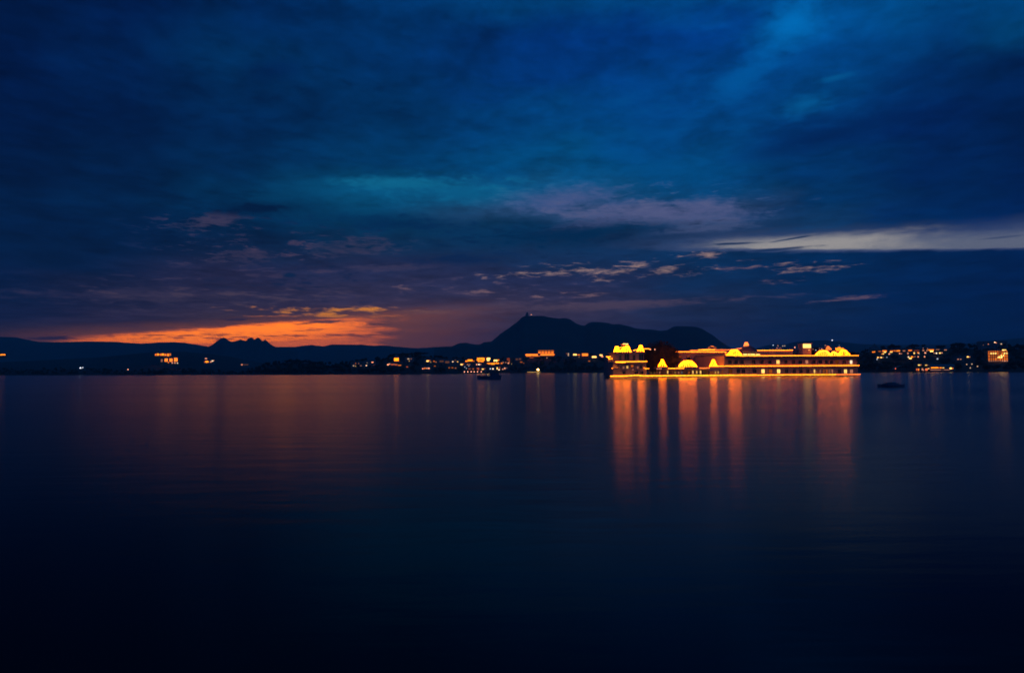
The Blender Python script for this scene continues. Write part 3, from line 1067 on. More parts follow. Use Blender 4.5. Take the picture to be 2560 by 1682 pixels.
    string_px(rw, [(1725, 875.6), (1745, 875.2), (1756, 873.4), (1775, 873), (1790, 874.2), (1836, 874.4)], vr + 15, 'soft', 8, .19, .42)
    string_px(rw, [(1746, 874.6), (1785, 874.6)], vr + 14.8, 'amber', 7, .3, .55)
    for px in (1700, 1722, 1756, 1777, 1800):
        window(rw, U(px, vr), Zp(px, 901, vr), vr, 2.0, 2.4, M_GLASS)
    mb = MB()
    z = Zp(1757, 890.5, vr)
    mb.box(U(1738, vr), U(1790, vr), vr - 1.6, vr + .2, z, z + .25)
    mb.build('balcony_eave', M_DOME, rw)
    # small roof kiosk
    mb = MB()
    vk = vr + 18
    uk, zk = U(1777, vk), Zp(1777, 874, vk)
    for sx in (-1, 1):
        for sy in (-1, 1):
            mb.box(uk + sx * 1.3 - .15, uk + sx * 1.3 + .15, vk + sy * 1.3 - .15, vk + sy * 1.3 + .15, zk, zk + 1.1)
    mb.box(uk - 1.7, uk + 1.7, vk - 1.7, vk + 1.7, zk + 1.1, zk + 1.3)
    mb.lathe(uk, vk, [(1.4, zk + 1.3), (1.25, zk + 1.9), (.7, zk + 2.5), (.1, zk + 2.8)], 12)
    kk = mb.build('pavilion', M_STONE, rw)
    bulb_string([(U(1768, vk), vk - 1.8, Zp(1768, 869.3, vk)), (U(1771, vk), vk - 1.8, Zp(1771, 869, vk))], kk, 'soft', 3, .26, .5)
    bulb_string([(U(1775, vk), vk - 1.8, Zp(1775, 865.6, vk)), (U(1781, vk), vk - 1.8, Zp(1781, 866.2, vk))], kk, 'soft', 4, .28, .5)
    bulb_string([(U(1783, vk), vk - 1.8, Zp(1783, 869.2, vk)), (U(1786, vk), vk - 1.8, Zp(1786, 869.2, vk))], kk, 'soft', 3, .26, .5)

    # --- main guest wing
    mw = pthing('palace_main_wing', 'long two-storey white palace wing on the right of the island with rows of windows', 'palace')
    vm = 0.8
    zroof, zmid = Zp(1980, 890, vm), Zp(1980, 915.5, vm)
    mb = MB()
    mb.box(U(1812, vm), U(2145, vm), vm, vm + 34, PLINTH_Z, zmid)
    mb.build('lower_wall', M_MARBLE, mw)
    mb = MB()
    mb.box(U(1812, vm), U(2144, vm), vm + .35, vm + 33.6, zmid, zroof)
    mb.build('upper_wall', M_MARBLE, mw)
    mb = MB()
    mb.box(U(1775, vm), U(1812, vm) - .005, vm + .1, vm + 12, PLINTH_Z, zmid - .05)
    mb.build('side_wall', M_MARBLE, mw)
    for nm, za, out in (('eave', zmid - .25, 1.0), ('eave', zroof - .2, .9), ('cornice', zroof - 1.75, .35)):
        mb = MB()
        mb.box(U(1813, vm), U(2146, vm), vm - out, vm + 1.2, za - .22, za)
        mb.build(nm, M_STONE, mw)
    mb = MB()
    mb.box(U(1812, vm), U(2145, vm), vm - .1, vm + .3, zroof + .003, zroof + .5)
    mb.build('parapet', M_STONE, mw)
    string_px(mw, [(1814, 888.2), (1834, 888.8)], vm, 'amber', 11, .19, .42)
    string_px(mw, [(1834, 889.4), (1862, 889.6)], vm, 'amber', 13, .19, .42)
    string_px(mw, [(1862, 889.4), (2052, 888.8)], vm, 'tentsoft', 17, .19, .42)
    string_px(mw, [(2052, 889.2), (2145, 888.6)], vm, 'amber', 11, .19, .42)
    string_px(mw, [(1774, 915), (1900, 914.8)], vm - .5, 'amber', 12, .19, .42)
    string_px(mw, [(1900, 914.8), (2146, 913.4)], vm - .5, 'tentsoft', 17, .19, .42)
    row1 = [(1826, 0), (1841, 0), (1856, 0), (1885, 0), (1906, 0), (1926, 0), (1946, ('gold', 1.5)), (1966, 0), (1985, 0), (2002, 0), (2018, ('pink', .55)), (2036, 0), (2052, 0),
            (2067, 0), (2080, 0), (2093.5, ('orange', .12)), (2112, 0), (2129, ('white', 1.5))]
    row2 = [(1826, ('orange', .1)), (1845, 0), (1858, 0), (1886, 0), (1907, ('gold', 2.0)), (1926, ('orange', .35)), (1946, ('gold', 2.0)), (1966, 0), (1985, 0), (2002, 0), (2019, 0), (2035.5, ('gold', 1.3)),
            (2050, ('pink', .25)), (2059, ('orange', .3)), (2066, ('orange', .5)), (2073, ('pink', .3)), (2080, ('pink', .5)), (2098, 0), (2113, ('gold', 1.7)), (2128, ('pink', .5))]
    for px, g in row1:
        w = 2.0 if px not in (2129, 2018) else 1.7
        window(mw, U(px, vm), Zp(px, 909.6, vm), vm + .35, w, 2.0, glow(*g) if g else M_GLASS)
    for px, g in row2:
        w = 2.0 if not 2040 < px < 2090 and px != 2035.5 else 1.0
        window(mw, U(px, vm), Zp(px, 932.6, vm), vm, w, 2.0, glow(*g) if g else M_GLASS)
    for px in [1874, 1896, 1916, 1936, 1956, 1976, 1994, 2010, 2027, 2044, 2091, 2105, 2121, 2137]:
        mb = MB()
        mb.box(U(px, vm) - .22, U(px, vm) + .22, vm - .16, vm + .05, PLINTH_Z, zmid - .5)
        mb.build('pilaster', M_MARBLE, mw)
    for px in (1788, 1795, 1806):
        window(mw, U(px, vm), Zp(px, 934, vm), vm + .1, .7, 1.8, glow('gold' if px < 1800 else 'orange', .8 if px < 1800 else .3))
    chhatri(mw, 1828, 1864, 874.5, 889.5, vm + 1, 'tent', 28, .38, bulge=.0, label='broad tent of bulbs on the long wing roof, in front of the dark dome')
    string_px(mw, [(1836, 873.4), (1842, 871.4), (1852, 870.4)], vm + 2, 'soft', 8, .19, .42)
    # big dark dome with lit lantern
    vd = vm + 14
    ud, zd, zt = U(1871, vd), Zp(1871, 880, vd), Zp(1871, 863.5, vd)
    R = (U(1892, vd) - U(1850, vd)) / 2
    mb = MB()
    for i in range(8):
        a = 2 * math.pi * (i + .5) / 8
        mb.lathe(ud + R * .85 * math.cos(a), vd + R * .85 * math.sin(a), [(.3, zroof), (.22, zroof + .4), (.2, zd - .3), (.34, zd)], 8)
    mb.lathe(ud, vd, [(R, zd), (R * 1.04, zd + .15), (R, zd + .35)], 24)
    big = mb.build('pavilion', M_MARBLE, mw)
    big['label'] = 'largest roof pavilion, a dark shallow dome over brightly lit arches'
    dm = MB()
    dm.lathe(ud, vd, [(R * .98, zd + .3), (R * .9, zd + 1.0), (R * .7, zd + (zt - zd) * .55), (R * .4, zd + (zt - zd) * .85), (R * .16, zt)], 24)
    dm.build('dome', M_DOME, big, smooth=True)
    fn = MB()
    zl = Zp(1867, 864.5, vd)
    ul = U(1867, vd)
    for i in range(9):
        for q in range(6):
            a = 2 * math.pi * i / 9
            rr = 1.25 - .12 * q
            fn.octa((ul + rr * math.cos(a), vd + rr * math.sin(a), zl + .35 * q), .2)
    kind(fn.build('lantern_lights', glow('soft', 7), big), 'stuff')
    for i, px in enumerate((1867, 1878, 1887)):
        inn = MB()
        u = U(px, vd - R)
        inn.box(u - 1.1, u + 1.1, vd - R * .8, vd - R * .8 + .2, zroof + .3, zroof + 1.4)
        inn.build('lit_arch', glow('gold', 2.2), big)
    mb = MB()
    mb.box(U(1891, vm + 10), U(1901, vm + 10), vm + 10, vm + 10.3, zroof + .3, zroof + 1.3)
    mb.build('lit_arch', glow('gold', 2.2), mw)
    # rear roof storey with its own string
    vs = vm + 22
    mb = MB()
    mb.box(U(1888, vs), U(1984, vs), vs, vs + 10, zroof - .2, Zp(1940, 876.5, vs))
    mb.build('roof_storey', M_MARBLE, mw)
    string_px(mw, [(1891, 875.6), (1980, 875.4)], vs, 'tentsoft', 17, .19, .42)
    # small dark roof kiosk
    mb = MB()
    vz = vm + 6
    uz, zz = U(1997, vz), Zp(1997, 877.5, vz)
    for sx in (-1, 1):
        mb.box(uz + sx * .9 - .12, uz + sx * .9 + .12, vz - .12, vz + .12, zroof - .1, zz)
        mb.box(uz + sx * .9 - .12, uz + sx * .9 + .12, vz + 1.6, vz + 1.84, zroof - .1, zz)
    mb.lathe(uz, vz + .85, [(1.7, zz), (1.6, zz + .3), (1.1, zz + .8), (.1, zz + 1.15)], 12)
    mb.build('pavilion', M_DOME, mw)
    MB().octa((U(1988.5, vz), vz, Zp(1988.5, 868.3, vz)), .45).build('lantern', glow('pink', 1.8), mw)
    mb = MB().tube([(U(1988.5, vz), vz + .2, zroof), (U(1988.5, vz), vz + .2, Zp(1988.5, 869, vz))], .08, 5)
    mb.build('lantern_pole', M_METAL, mw)
    # bright stair head
    vb = vm + 10
    ub0, ub1 = U(2010, vb), U(2030, vb)
    z0, z1 = Zp(2020, 869.5, vb), Zp(2020, 859.8, vb)
    mb = MB()
    mb.box(ub0 - .2, ub1 + .2, vb + .4, vb + 4, zroof - .1, z1 + .15)
    mb.box(ub0 - .4, ub1 + .4, vb - .2, vb + 4.2, z1 + .15, z1 + .4)
    sh = mb.build('stair_tower', M_MARBLE, mw)
    for i in range(4):
        a = ub0 + (ub1 - ub0) * i / 4
        mb = MB()
        mb.box(a + .08, a + (ub1 - ub0) / 4 - .08, vb + .25, vb + .39, z0, z1)
        mb.build('lit_pane', glow('gold', 2.3), sh)
    for px, py, k, s in ((2024, 874.8, 'gold', 2.0), (2034, 872.8, 'pink', .5), (2041, 875.2, 'cool', .8), (2056, 872.2, 'pink', 1.8), (2050, 871, 'pink', .4), (2065, 863, 'pink', .8), (2100, 863.5, 'cool', .4)):
        MB().octa((U(px, vm + 4), vm + 4, Zp(px, py, vm + 4)), .36).build('lantern', glow(k, s), mw)
    chhatri(mw, 2051, 2088, 876, 889.5, vm + 1, 'tentsoft', 17, .38, bulge=.03, label='broad tent of bulbs on the right half of the long wing roof')
    chhatri(mw, 2087, 2109, 879, 889, vm + 1.2, 'tentsoft', 17, .2, lean=-.25, bulge=.0)
    chhatri(mw, 2110, 2132, 875, 887.5, vm + 1.2, 'tent', 28, .36, lean=-.1, bulge=.08, label='rightmost tent of bulbs on the long wing roof')
    # lit caps of the two kiosks behind
    for a, c, yt, yb, k in ((2066, 2079, 865.5, 873.5, 'soft'), (2091, 2110, 868.5, 876.5, 'amber')):
        vv = vm + 9
        u0, u1, za, zb = U(a, vv), U(c, vv), Zp((a + c) / 2, yt, vv), Zp((a + c) / 2, yb, vv)
        mb = MB()
        for sx in (u0 + .5, u1 - .5):
            for sy in (0.3, 3.0):
                mb.box(sx - .15, sx + .15, vv + sy, vv + sy + .3, zroof - .1, zb - .1)
        mb.box(u0 - .1, u1 + .1, vv - .1, vv + 3.6, zb - .3, zb - .05)
        rr = (u1 - u0) / 2
        mb.lathe((u0 + u1) / 2, vv + 1.7, [(rr * .9, zb - .05), (rr * .85, zb + .5), (rr * .55, za - .4), (.1, za)], 14, 1, min(1, 1.6 / rr))
        kp = mb.build('pavilion', M_DOME, mw)
        st = MB()
        n = int((u1 - u0) / .42)
        for i in range(n + 1):
            u = u0 + (u1 - u0) * i / n
            m_ = max(2, int((za - zb) / .42))
            for j in range(m_ + 1):
                t = j / m_
                x = abs(2 * i / n - 1)
                if t > 1.05 - (x ** 2) * (.75 if k == 'soft' else .25):
                    continue
                st.octa((u, vv - .35 + t * .6, zb + (za - zb) * t), .19)
        kind(st.build('light_strands', glow(k, 6), kp), 'stuff')


build_palace()


def palace_world(px, v, z):
    p = P0 + PU * U(px, v) + PV * v
    return Vector((p.x, p.y, z))


# trees of the island
make_tree('big round dark tree between the tower block and the rear wing of the palace', palace_world(1650, 24, PLINTH_Z),
          U(1692, 24) - U(1610, 24), Zp(1650, 851.5, 24) - PLINTH_Z, 3, .2, 12, .42, 5200, dome=True)
make_tree('small dark bushy tree at the left end of the garden colonnade', palace_world(1632, -.1 + 2.5, PLINTH_Z),
          U(1644, 2.5) - U(1620, 2.5), Zp(1632, 914.5, 2.5) - PLINTH_Z, 4, .3, 7, .25, 1300)
make_tree('dark tree rising behind the right half of the long palace wing', palace_world(2048, 37, PLINTH_Z),
          U(2070, 37) - U(2030, 37), Zp(2048, 865, 37) - PLINTH_Z, 5, .4, 9, .4, 2000)
make_tree('lower dark tree behind the bright stair tower of the long palace wing', palace_world(2024, 38, PLINTH_Z),
          U(2042, 38) - U(2004, 38), Zp(2024, 873, 38) - PLINTH_Z, 6, .4, 8, .4, 1600)
make_tree('dark tree at the right corner of the long palace wing', palace_world(2128, 37, PLINTH_Z),
          U(2139, 37) - U(2112, 37), Zp(2128, 877, 37) - PLINTH_Z, 8, .4, 7, .4, 1200)

# ------------------------------------------------------------------ buildings of the far shore
LIGHTS = []          # (px, py, depth, half width px) kept clear of trees
_UNITPANE = {}
_fm = MB()
_t = .09
_fm.box(-.5 - _t, -.5, -.3, .05, 0, 1).box(.5, .5 + _t, -.3, .05, 0, 1).box(-.5 - _t, .5 + _t, -.35, .05, 1, 1 + _t).box(-.5 - _t, .5 + _t, -.4, .05, -_t, 0)
UNIT_FRAME = _fm.mesh('window', M_STONE)


def unit_pane(mat):
    if mat.name not in _UNITPANE:
        _UNITPANE[mat.name] = MB().box(-.5, .5, -.12, .03, 0, 1).mesh('pane', mat)
    return _UNITPANE[mat.name]


TW = 'lit houses of the town across the lake'
WRND = random.Random(12)


def house(label, px0, px1, yt, yb, lights, mat=None, roof='flat', cat='building', name='house', dark=True, depth=9, group=None, Y=None, lift=0.0):
    pm = (px0 + px1) / 2
    base = land_at(pm, yb) if Y is None else at(pm, yb, Y)
    D = base.y
    face = math.atan2(base.x, base.y)
    k = D / math.cos(face) / F * math.cos(face) ** 2  # metres per photo pixel across the view
    k = D / F
    t = thing(name, label, cat, (base.x, base.y, base.z), -face * .6, group)
    w = (px1 - px0) * k
    h = (yb - yt) * k
    foot = -4.0
    mb = MB()
    mb.box(-w / 2, w / 2, 0, depth, foot, h)
    mb.build('wall', mat or M_PLASTER, t)
    if roof == 'flat':
        mb = MB()
        mb.box(-w / 2 - .3, w / 2 + .3, -.3, depth + .3, h + .003, h + .35)
        mb.box(-w / 2, w / 2, -.1, .15, h + .353, h + 1.0)
        mb.box(w * .1, w * .1 + 2.2, depth * .5, depth * .5 + 2.2, h + .353, h + 2.3)
    elif roof == 'gable':
        mb = MB()
        mb.add([(-w / 2 - .4, -.5, h), (w / 2 + .4, -.5, h), (w / 2 + .4, depth + .5, h), (-w / 2 - .4, depth + .5, h), (-w / 2 - .4, depth / 2, h + 2.4), (w / 2 + .4, depth / 2, h + 2.4)],
               [(0, 1, 5, 4), (2, 3, 4, 5), (0, 4, 3), (1, 2, 5), (0, 3, 2, 1)])
    elif roof == 'dome':
        mb = MB()
        mb.box(-w / 2 - .3, w / 2 + .3, -.3, depth + .3, h + .003, h + .3)
        r = min(w, depth) * .42
        mb.lathe(0, depth / 2, [(r, h + .3), (r * .95, h + r * .4), (r * .6, h + r * .85), (.1, h + r * 1.15)], 12)
    elif roof == 'pyramid':
        mb = MB()
        mb.add([(-w / 2 - .5, -.5, h), (w / 2 + .5, -.5, h), (w / 2 + .5, depth + .5, h), (-w / 2 - .5, depth + .5, h), (0, depth / 2, h + w * .75)],
               [(0, 1, 4), (1, 2, 4), (2, 3, 4), (3, 0, 4), (0, 3, 2, 1)])
    mb.build('roof', M_STONE, t)
    used = []
    for lx, ly, lw, lh, kd, s in lights:
        x = (lx - pm) * k
        z = (yb - ly - lh / 2) * k
        o = place('window', UNIT_FRAME, t, (x, -.02, z), (lw * k, 1, lh * k))
        place('pane', unit_pane(glow(kd, s * 1.4)), o)
        used.append((lx, ly, lw, lh))
        LIGHTS.append((lx, ly, D, lw / 2 + 2, lh / 2 + 1))
    if dark and w > 5 and h > 3:
        n = max(2, int(w / 4))
        rows = max(1, int(h / 3.4))
        for j in range(rows):
            for i in range(n):
                x = -w / 2 + w * (i + .5) / n
                z = h * (j + .3) / rows
                lx, ly = pm + x / k, yb - (z + .8) / k
                if any(abs(lx - a) < c / 2 + 3 and abs(ly - b_) < d / 2 + 3 for a, b_, c, d in used):
                    continue
                o = place('window', UNIT_FRAME, t, (x, -.02, z), (1.0, 1, 1.5))
                lit = WRND.random() < .3 and group == TW  # some dark panes lit at random, added to thicken the town's lights
                place('pane', unit_pane(glow(*WRND.choice((('orange', .55), ('amber', .7), ('pink', .4), ('gold', .8)))) if lit else M_GLASS), o)
    return t


def lamp(label, px, py, kd, s, group, drop=5.0, r=.55, Y=None, name='street_lamp'):
    base = land_at(px, py + drop) if Y is None else at(px, py + drop, Y)
    p = at(px, py, base.y)
    if p.z - base.z < 2:
        base.z = p.z - 4
    t = thing(name, label, 'street lamp', base, 0, group)
    h = p.z - base.z
    mb = MB().tube([(0, 0, -1), (0, 0, h)], .09, 5)
    mb.build('pole', M_METAL, t)
    MB().lathe(0, 0, [(.15, h), (r, h + r * .6), (r, h + r * 1.2), (.2, h + r * 2)], 8).build('lantern', glow(kd, s), t)
    LIGHTS.append((px, py, base.y, 3, 2))
    return t


# left shore and left hill
house('long lit building on the left hill, upper of the two rows of amber windows', 386, 426, 882, 892,
      [(391, 886.5, 4, 5, 'orange', .9), (396, 886, 4, 5, 'amber', 2.2), (402, 886.5, 4, 5, 'orange', 1.0), (407, 886, 5, 5, 'amber', 2.2), (413, 887, 4, 5, 'orange', 1.2), (419, 887, 5, 6, 'amber', 1.4), (424, 886, 3, 6, 'orange', .7)],
      M_OCHRE, Y=2350, depth=14, name='hill_hotel')
house('lit building with three glowing arches on the left hill, lower of the two', 402, 445, 893, 910,
      [(406, 901, 4, 7, 'pink', .25), (416, 900, 7, 8, 'orange', 1.5), (427, 900, 7, 8, 'orange', 1.5), (438, 899, 8, 9, 'orange', 1.5), (421, 906, 3, 3, 'orange', .9), (430, 907, 3, 3, 'pink', .9), (436, 907, 3, 3, 'pink', .8), (442, 907.5, 2.5, 2.5, 'white', 1.0)],
      M_OCHRE, Y=2250, depth=14, name='hill_hotel')
house('low lit house at the far left edge of the picture', -18, 13, 884, 892, [(-6, 886.5, 8, 3, 'orange', 1.2), (5, 886.5, 12, 3, 'amber', 2.0)], M_OCHRE, Y=2400)
house('small house on the left hill with one bright and one faint window', 510, 522, 900, 908, [(517, 904, 7, 4, 'amber', 2.2), (512, 905, 2.5, 2, 'orange', .8)], Y=2200)
house('tiny house on the left hill above its bright neighbour', 510, 522, 894, 899, [(515, 896.2, 5, 2.2, 'pink', .9)], Y=2300)
house('small house on the left hill with a slanting row of pale windows', 523, 536, 899, 908, [(527, 904.5, 4, 2.5, 'pink', .8), (531, 902, 4, 3, 'white', 1.2), (534, 901, 2, 2, 'pink', .7)], Y=2200)
house('faintly lit house low on the left hill, away from the others', 600, 622, 908, 914, [(605, 911.5, 4, 3, 'pink', .6), (614, 911.5, 12, 2, 'pink', .08)], Y=1900)
lamp('bright white lamp low on the far left shore', 201, 920.5, 'cool', 9, None, 4, .8)
lamp('fainter white lamp just right of the bright one on the far left shore', 207, 919.4, 'cool', 3, None, 4, .7)
lamp('dim pinkish lamp alone on the left shore', 320, 924.3, 'pink', 5, None, 4, .7)
lamp('tiny pale lamp high on the left ridge', 484, 869.5, 'white', .9, None, 3, .9, 4600)

# centre town
house('dim house at the left end of the town with small pale windows', 878, 908, 905, 918, [(884, 914, 3.5, 2, 'white', .5), (902, 914, 4, 1.8, 'pink', .25)], group=TW)
house('dim house in the town with one white and one amber window', 910, 938, 902, 917, [(916, 913.5, 3.5, 2.2, 'white', 1.0), (931, 905.5, 5, 2.6, 'pink', 1.0), (918, 907, 3, 2, 'white', .15)], group=TW)
house('house with one large round-looking amber window under dark trees', 982, 999, 893, 904, [(991, 898.5, 11, 7.5, 'amber', 2.6)], M_OCHRE, group=TW, roof='dome', dark=False)
house('low house with a row of reddish lit windows below the amber window', 965, 1006, 906, 916, [(970, 911.5, 4, 3, 'pink', 1.4), (974, 909.5, 3, 2.5, 'pink', .9), (981, 911, 7, 3, 'red', .45), (990, 911.5, 7, 3.4, 'red', .4), (999, 913, 8, 2.4, 'orange', .6), (985, 910, 2.4, 2, 'pink', .6)], M_OCHRE, group=TW)
house('dim pale house between dark trees, right of the amber window', 1012, 1034, 894, 905, [(1021, 897, 5, 2.4, 'white', .45), (1028, 897, 3, 2, 'pink', .2)], group=TW)
house('house with a single bright white-gold window in the dark trees', 1060, 1080, 897, 908, [(1069, 902.4, 6, 3.6, 'gold', 1.6), (1074, 901, 3, 2, 'orange', .8)], group=TW)
house('low house with a short row of orange windows near the water', 1052, 1078, 915, 926, [(1057, 921.4, 3, 2.6, 'pink', 1.0), (1062, 920.4, 4, 3, 'orange', .8), (1067, 920.6, 3.4, 2.6, 'pink', .8), (1072, 920.6, 4, 3, 'pink', 1.1)], group=TW)
house('wide pale facade lit dimly, left of the bright town centre', 1094, 1150, 898, 912, [(1104, 903, 10, 4, 'pink', .07), (1118, 905, 10, 5, 'pink', .08), (1132, 904, 4, 2.6, 'white', .8), (1144, 904.2, 3.6, 2.4, 'gold', .7), (1138, 901, 4, 3, 'pink', .08)], M_PLASTER, group=TW)  # the faint wide panes glow in place of light on the wall
house('house with a slanting amber veranda at the left of the bright town centre', 1160, 1187, 895, 907, [(1167, 902.6, 7, 3, 'amber', 1.6), (1175, 900.6, 12, 4, 'amber', 2.4), (1184, 902.5, 4, 2.4, 'orange', .6)], M_OCHRE, group=TW)
house('house with the widest glowing orange veranda in the town', 1190, 1214, 892, 907, [(1202, 896, 18, 3.4, 'amber', 2.3), (1195, 899.5, 6, 3.2, 'amber', 2.0), (1209, 899.5, 6, 3.2, 'amber', 2.0), (1202, 899.5, 6, 3.2, 'orange', .9), (1202, 903, 14, 2.8, 'amber', 1.8)], M_OCHRE, group=TW, roof='dome', dark=False)
house('house with the brightest pale window block in the town', 1214, 1229, 891, 906, [(1221, 896.5, 9, 4.6, 'gold', 2.6), (1220.5, 901, 6, 3, 'gold', 1.8), (1216.5, 895, 3, 2, 'amber', 1.5)], group=TW)
house('house with one bright low window at the right of the town centre', 1232, 1251, 895, 907, [(1239, 901.4, 9, 4.4, 'gold', 2.4), (1246, 900, 4, 3, 'amber', 1.2)], M_OCHRE, group=TW)
house('house with a long thin amber veranda below the bright windows', 1216, 1251, 905.5, 914, [(1222, 908.6, 9, 3, 'amber', 1.7), (1232, 909.2, 10, 3.4, 'amber', 2.2), (1243, 908, 9, 3, 'amber', 1.5)], M_OCHRE, group=TW)
house('small house with one bright amber window at the left of the town centre', 1150, 1166, 907, 916, [(1154, 911, 5, 3, 'gold', 1.8), (1158, 910, 3, 1.8, 'orange', .8)], group=TW)
house('house with two faint pink windows below the slanting veranda', 1166, 1180, 908, 917, [(1169, 911, 3.4, 2.2, 'pink', .45), (1174, 911, 3.4, 2.2, 'pink', .3)], group=TW)
house('house with three small pale windows below the wide orange veranda', 1187, 1206, 907, 917, [(1192, 911, 3.4, 2.8, 'pink', 1.0), (1197.4, 911, 3.2, 2.8, 'white', 1.6), (1201.5, 910.6, 3, 2.4, 'pink', .5)], group=TW)
house('house by the water with a reddish doorway and one pale window', 1190, 1216, 917, 927, [(1195, 921, 6, 3, 'red', .45), (1196, 924, 2.4, 3, 'red', .5), (1207, 922.6, 5, 2.4, 'gold', 1.5), (1211, 921.4, 4, 1.4, 'orange', .5)], group=TW)
house('house by the water with two bluish white windows', 1220, 1238, 917, 927, [(1226, 921.6, 3, 2.6, 'cool', .8), (1232.4, 921.8, 3.4, 2.8, 'white', 1.6)], group=TW)
house('house by the water with one tall amber window and a reddish wall light', 1239, 1254, 914, 927, [(1243, 920.6, 2.8, 5, 'gold', 1.6), (1249, 919.6, 4, 5, 'red', .25), (1247.6, 924, 3.4, 2.4, 'white', 1.5)], M_OCHRE, group=TW)
house('last house at the right end of the waterside row with two small lights', 1255, 1272, 916, 926, [(1257, 922.8, 3, 2.4, 'pink', .8), (1262, 920.4, 3, 3, 'pink', 1.3), (1266, 920, 5, 1.2, 'pink', .25)], group=TW)
house('narrow pinkish house standing apart right of the town centre', 1264, 1282, 894, 912, [(1271, 898, 7, 6, 'red', .16), (1271, 907.6, 4, 2.6, 'pink', .9), (1264.5, 906, 3, 2.4, 'pink', .3), (1273, 903.6, 3, 2, 'orange', .5)], M_OCHRE, group=TW)  # the large dim red pane imitates the lit pinkish wall
house('dim mauve house between the narrow pink house and the orange hotel', 1286, 1306, 894, 903, [(1292, 898, 6, 4, 'pink', .07), (1300, 897.5, 6, 4, 'pink', .08)], group=TW)  # both faint panes are glow standing in for the dimly lit facade
ORD = ['leftmost', 'second from the left', 'third from the left', 'fourth from the left', 'fifth from the left', 'rightmost']
for i, px in enumerate((1161, 1169.5, 1178, 1185.5, 1194, 1203)):
    lamp('small pale lamp along the town waterfront, %s in the row of six' % ORD[i], px, 930, 'pink', 5.0, 'lamps along the town waterfront', 3.2, .55)
for q, px, py in (('leftmost and upper', 1162, 918), ('lower left', 1166, 921.5), ('topmost', 1172, 915.5), ('rightmost', 1177, 920.5)):
    lamp('faint white lamp above the town waterfront row, %s of the four' % q, px, py, 'cool', .9, 'faint lamps above the town waterfront', 4, .6)

# more houses of the town, added to make its warm lights denser
for lb, px0, px1, yt, yb, li in (
    ('small house left of the bright town centre, one faint orange window up high', 1080, 1094, 899, 910, [(1085, 903, 4, 2.4, 'orange', .5), (1090, 905, 3, 2, 'pink', .3)]),
    ('low waterside house below the wide pale facade with three weak amber windows', 1118, 1144, 914, 925, [(1123, 919, 4, 2.2, 'orange', .35), (1131, 919, 4, 2.2, 'amber', .4), (1139, 920, 3, 2, 'pink', .35)]),
    ('small house behind the widest glowing veranda with a thin amber attic window', 1198, 1212, 886, 893, [(1203, 890, 7, 1.8, 'amber', .7)]),
    ('house high behind the brightest pale window block, one orange skylight', 1214, 1226, 884, 891.5, [(1220, 888, 5, 1.8, 'orange', .7)]),
    ('dark house with a dim red wall light between the slanting veranda and the water', 1168, 1188, 918, 927, [(1174, 922, 6, 3, 'red', .2), (1183, 922, 3, 2.2, 'orange', .6)]),
    ('house at the right end of the thin amber veranda, orange lit doorway', 1251, 1262, 902, 913, [(1254, 908, 4, 3, 'orange', .9), (1258, 906, 3, 2, 'pink', .5)]),
    ('low house in dark trees between the single white-gold window and the pale facade', 1080, 1096, 911, 919, [(1087, 915, 4, 2, 'orange', .35)]),
    ('small lone house in the trees below the amber-windowed house, one reddish window', 1012, 1026, 912, 922, [(1018, 917, 4, 2.4, 'red', .35)]),
    ('house at the foot of the orange ridge hotel with a weak amber porch', 1296, 1312, 901, 910, [(1303, 905, 6, 2.2, 'orange', .35)]),
    ('small dark house near the palace with an orange porch below the bright pairs', 1466, 1480, 899, 907, [(1473, 902.5, 5, 2.2, 'orange', .4)])):
    house(lb, px0, px1, yt, yb, li, M_OCHRE, group=TW)

# orange hotel on the ridge; wide glowing panes stand in for its floodlit walls
D_or = 'wide floodlit orange hotel with banded floors on the wooded ridge left of the palace'
ho = house(D_or, 1310, 1387, 882, 894, [(1331, 884.3, 34, 3.2, 'orange', 1.7), (1322, 887.4, 14, 2.6, 'orange', 1.0), (1340, 887.4, 18, 2.6, 'orange', .8), (1329, 892, 10, 2, 'red', .3), (1367, 884.6, 38, 4, 'orange', 1.4), (1382, 886.6, 6, 2, 'orange', .7)], M_OCHRE, dark=False, depth=14, name='ridge_hotel', cat='hotel')
k = ho.location.y / F
mb = MB().box((1344 - 1348.5) * k, (1385 - 1348.5) * k, .3, 13, 12 * k + 1.0, 21 * k)
mb.build('upper_storey', M_OCHRE, ho)
mb = MB().box((1343 - 1348.5) * k, (1386 - 1348.5) * k, -.1, 13.4, 21.03 * k, 21.5 * k)
mb.build('roof', M_STONE, ho)
for ly, lh, s in ((879.3, 3.6, 1.7), (874.6, 1.8, .9)):
    for i in range(5):
        o = place('window', UNIT_FRAME, ho, ((1346 + 8 * i + 4 - 1348.5 - 1) * k, .28, (894 - ly - lh / 2) * k), (6.6 * k, 1, lh * k))
        place('pane', unit_pane(glow('orange', s)), o)  # emission here replaces floodlight falling on the upper storey
        LIGHTS.append((1349 + 8 * i, ly, ho.location.y, 6, 3))
lamp('reddish lamp below the orange ridge hotel', 1367.5, 895.2, 'pink', 2.2, None, 5, .7)
house('small dark house with two white specks right of the orange hotel', 1414, 1430, 880, 893, [(1421, 882.4, 2.6, 2.2, 'white', .7), (1421, 886.6, 2.6, 2.2, 'white', .7)], group=TW)
house('house on the ridge with a bright pair of pale windows', 1431, 1455, 883, 895, [(1437.6, 886.4, 9, 3.6, 'gold', 1.7), (1447, 887, 6, 2.4, 'amber', .9)], group=TW)
house('topmost small house on the ridge with one amber window', 1439, 1452, 876, 883, [(1445.6, 879.4, 8, 3.2, 'amber', 1.5)], group=TW)
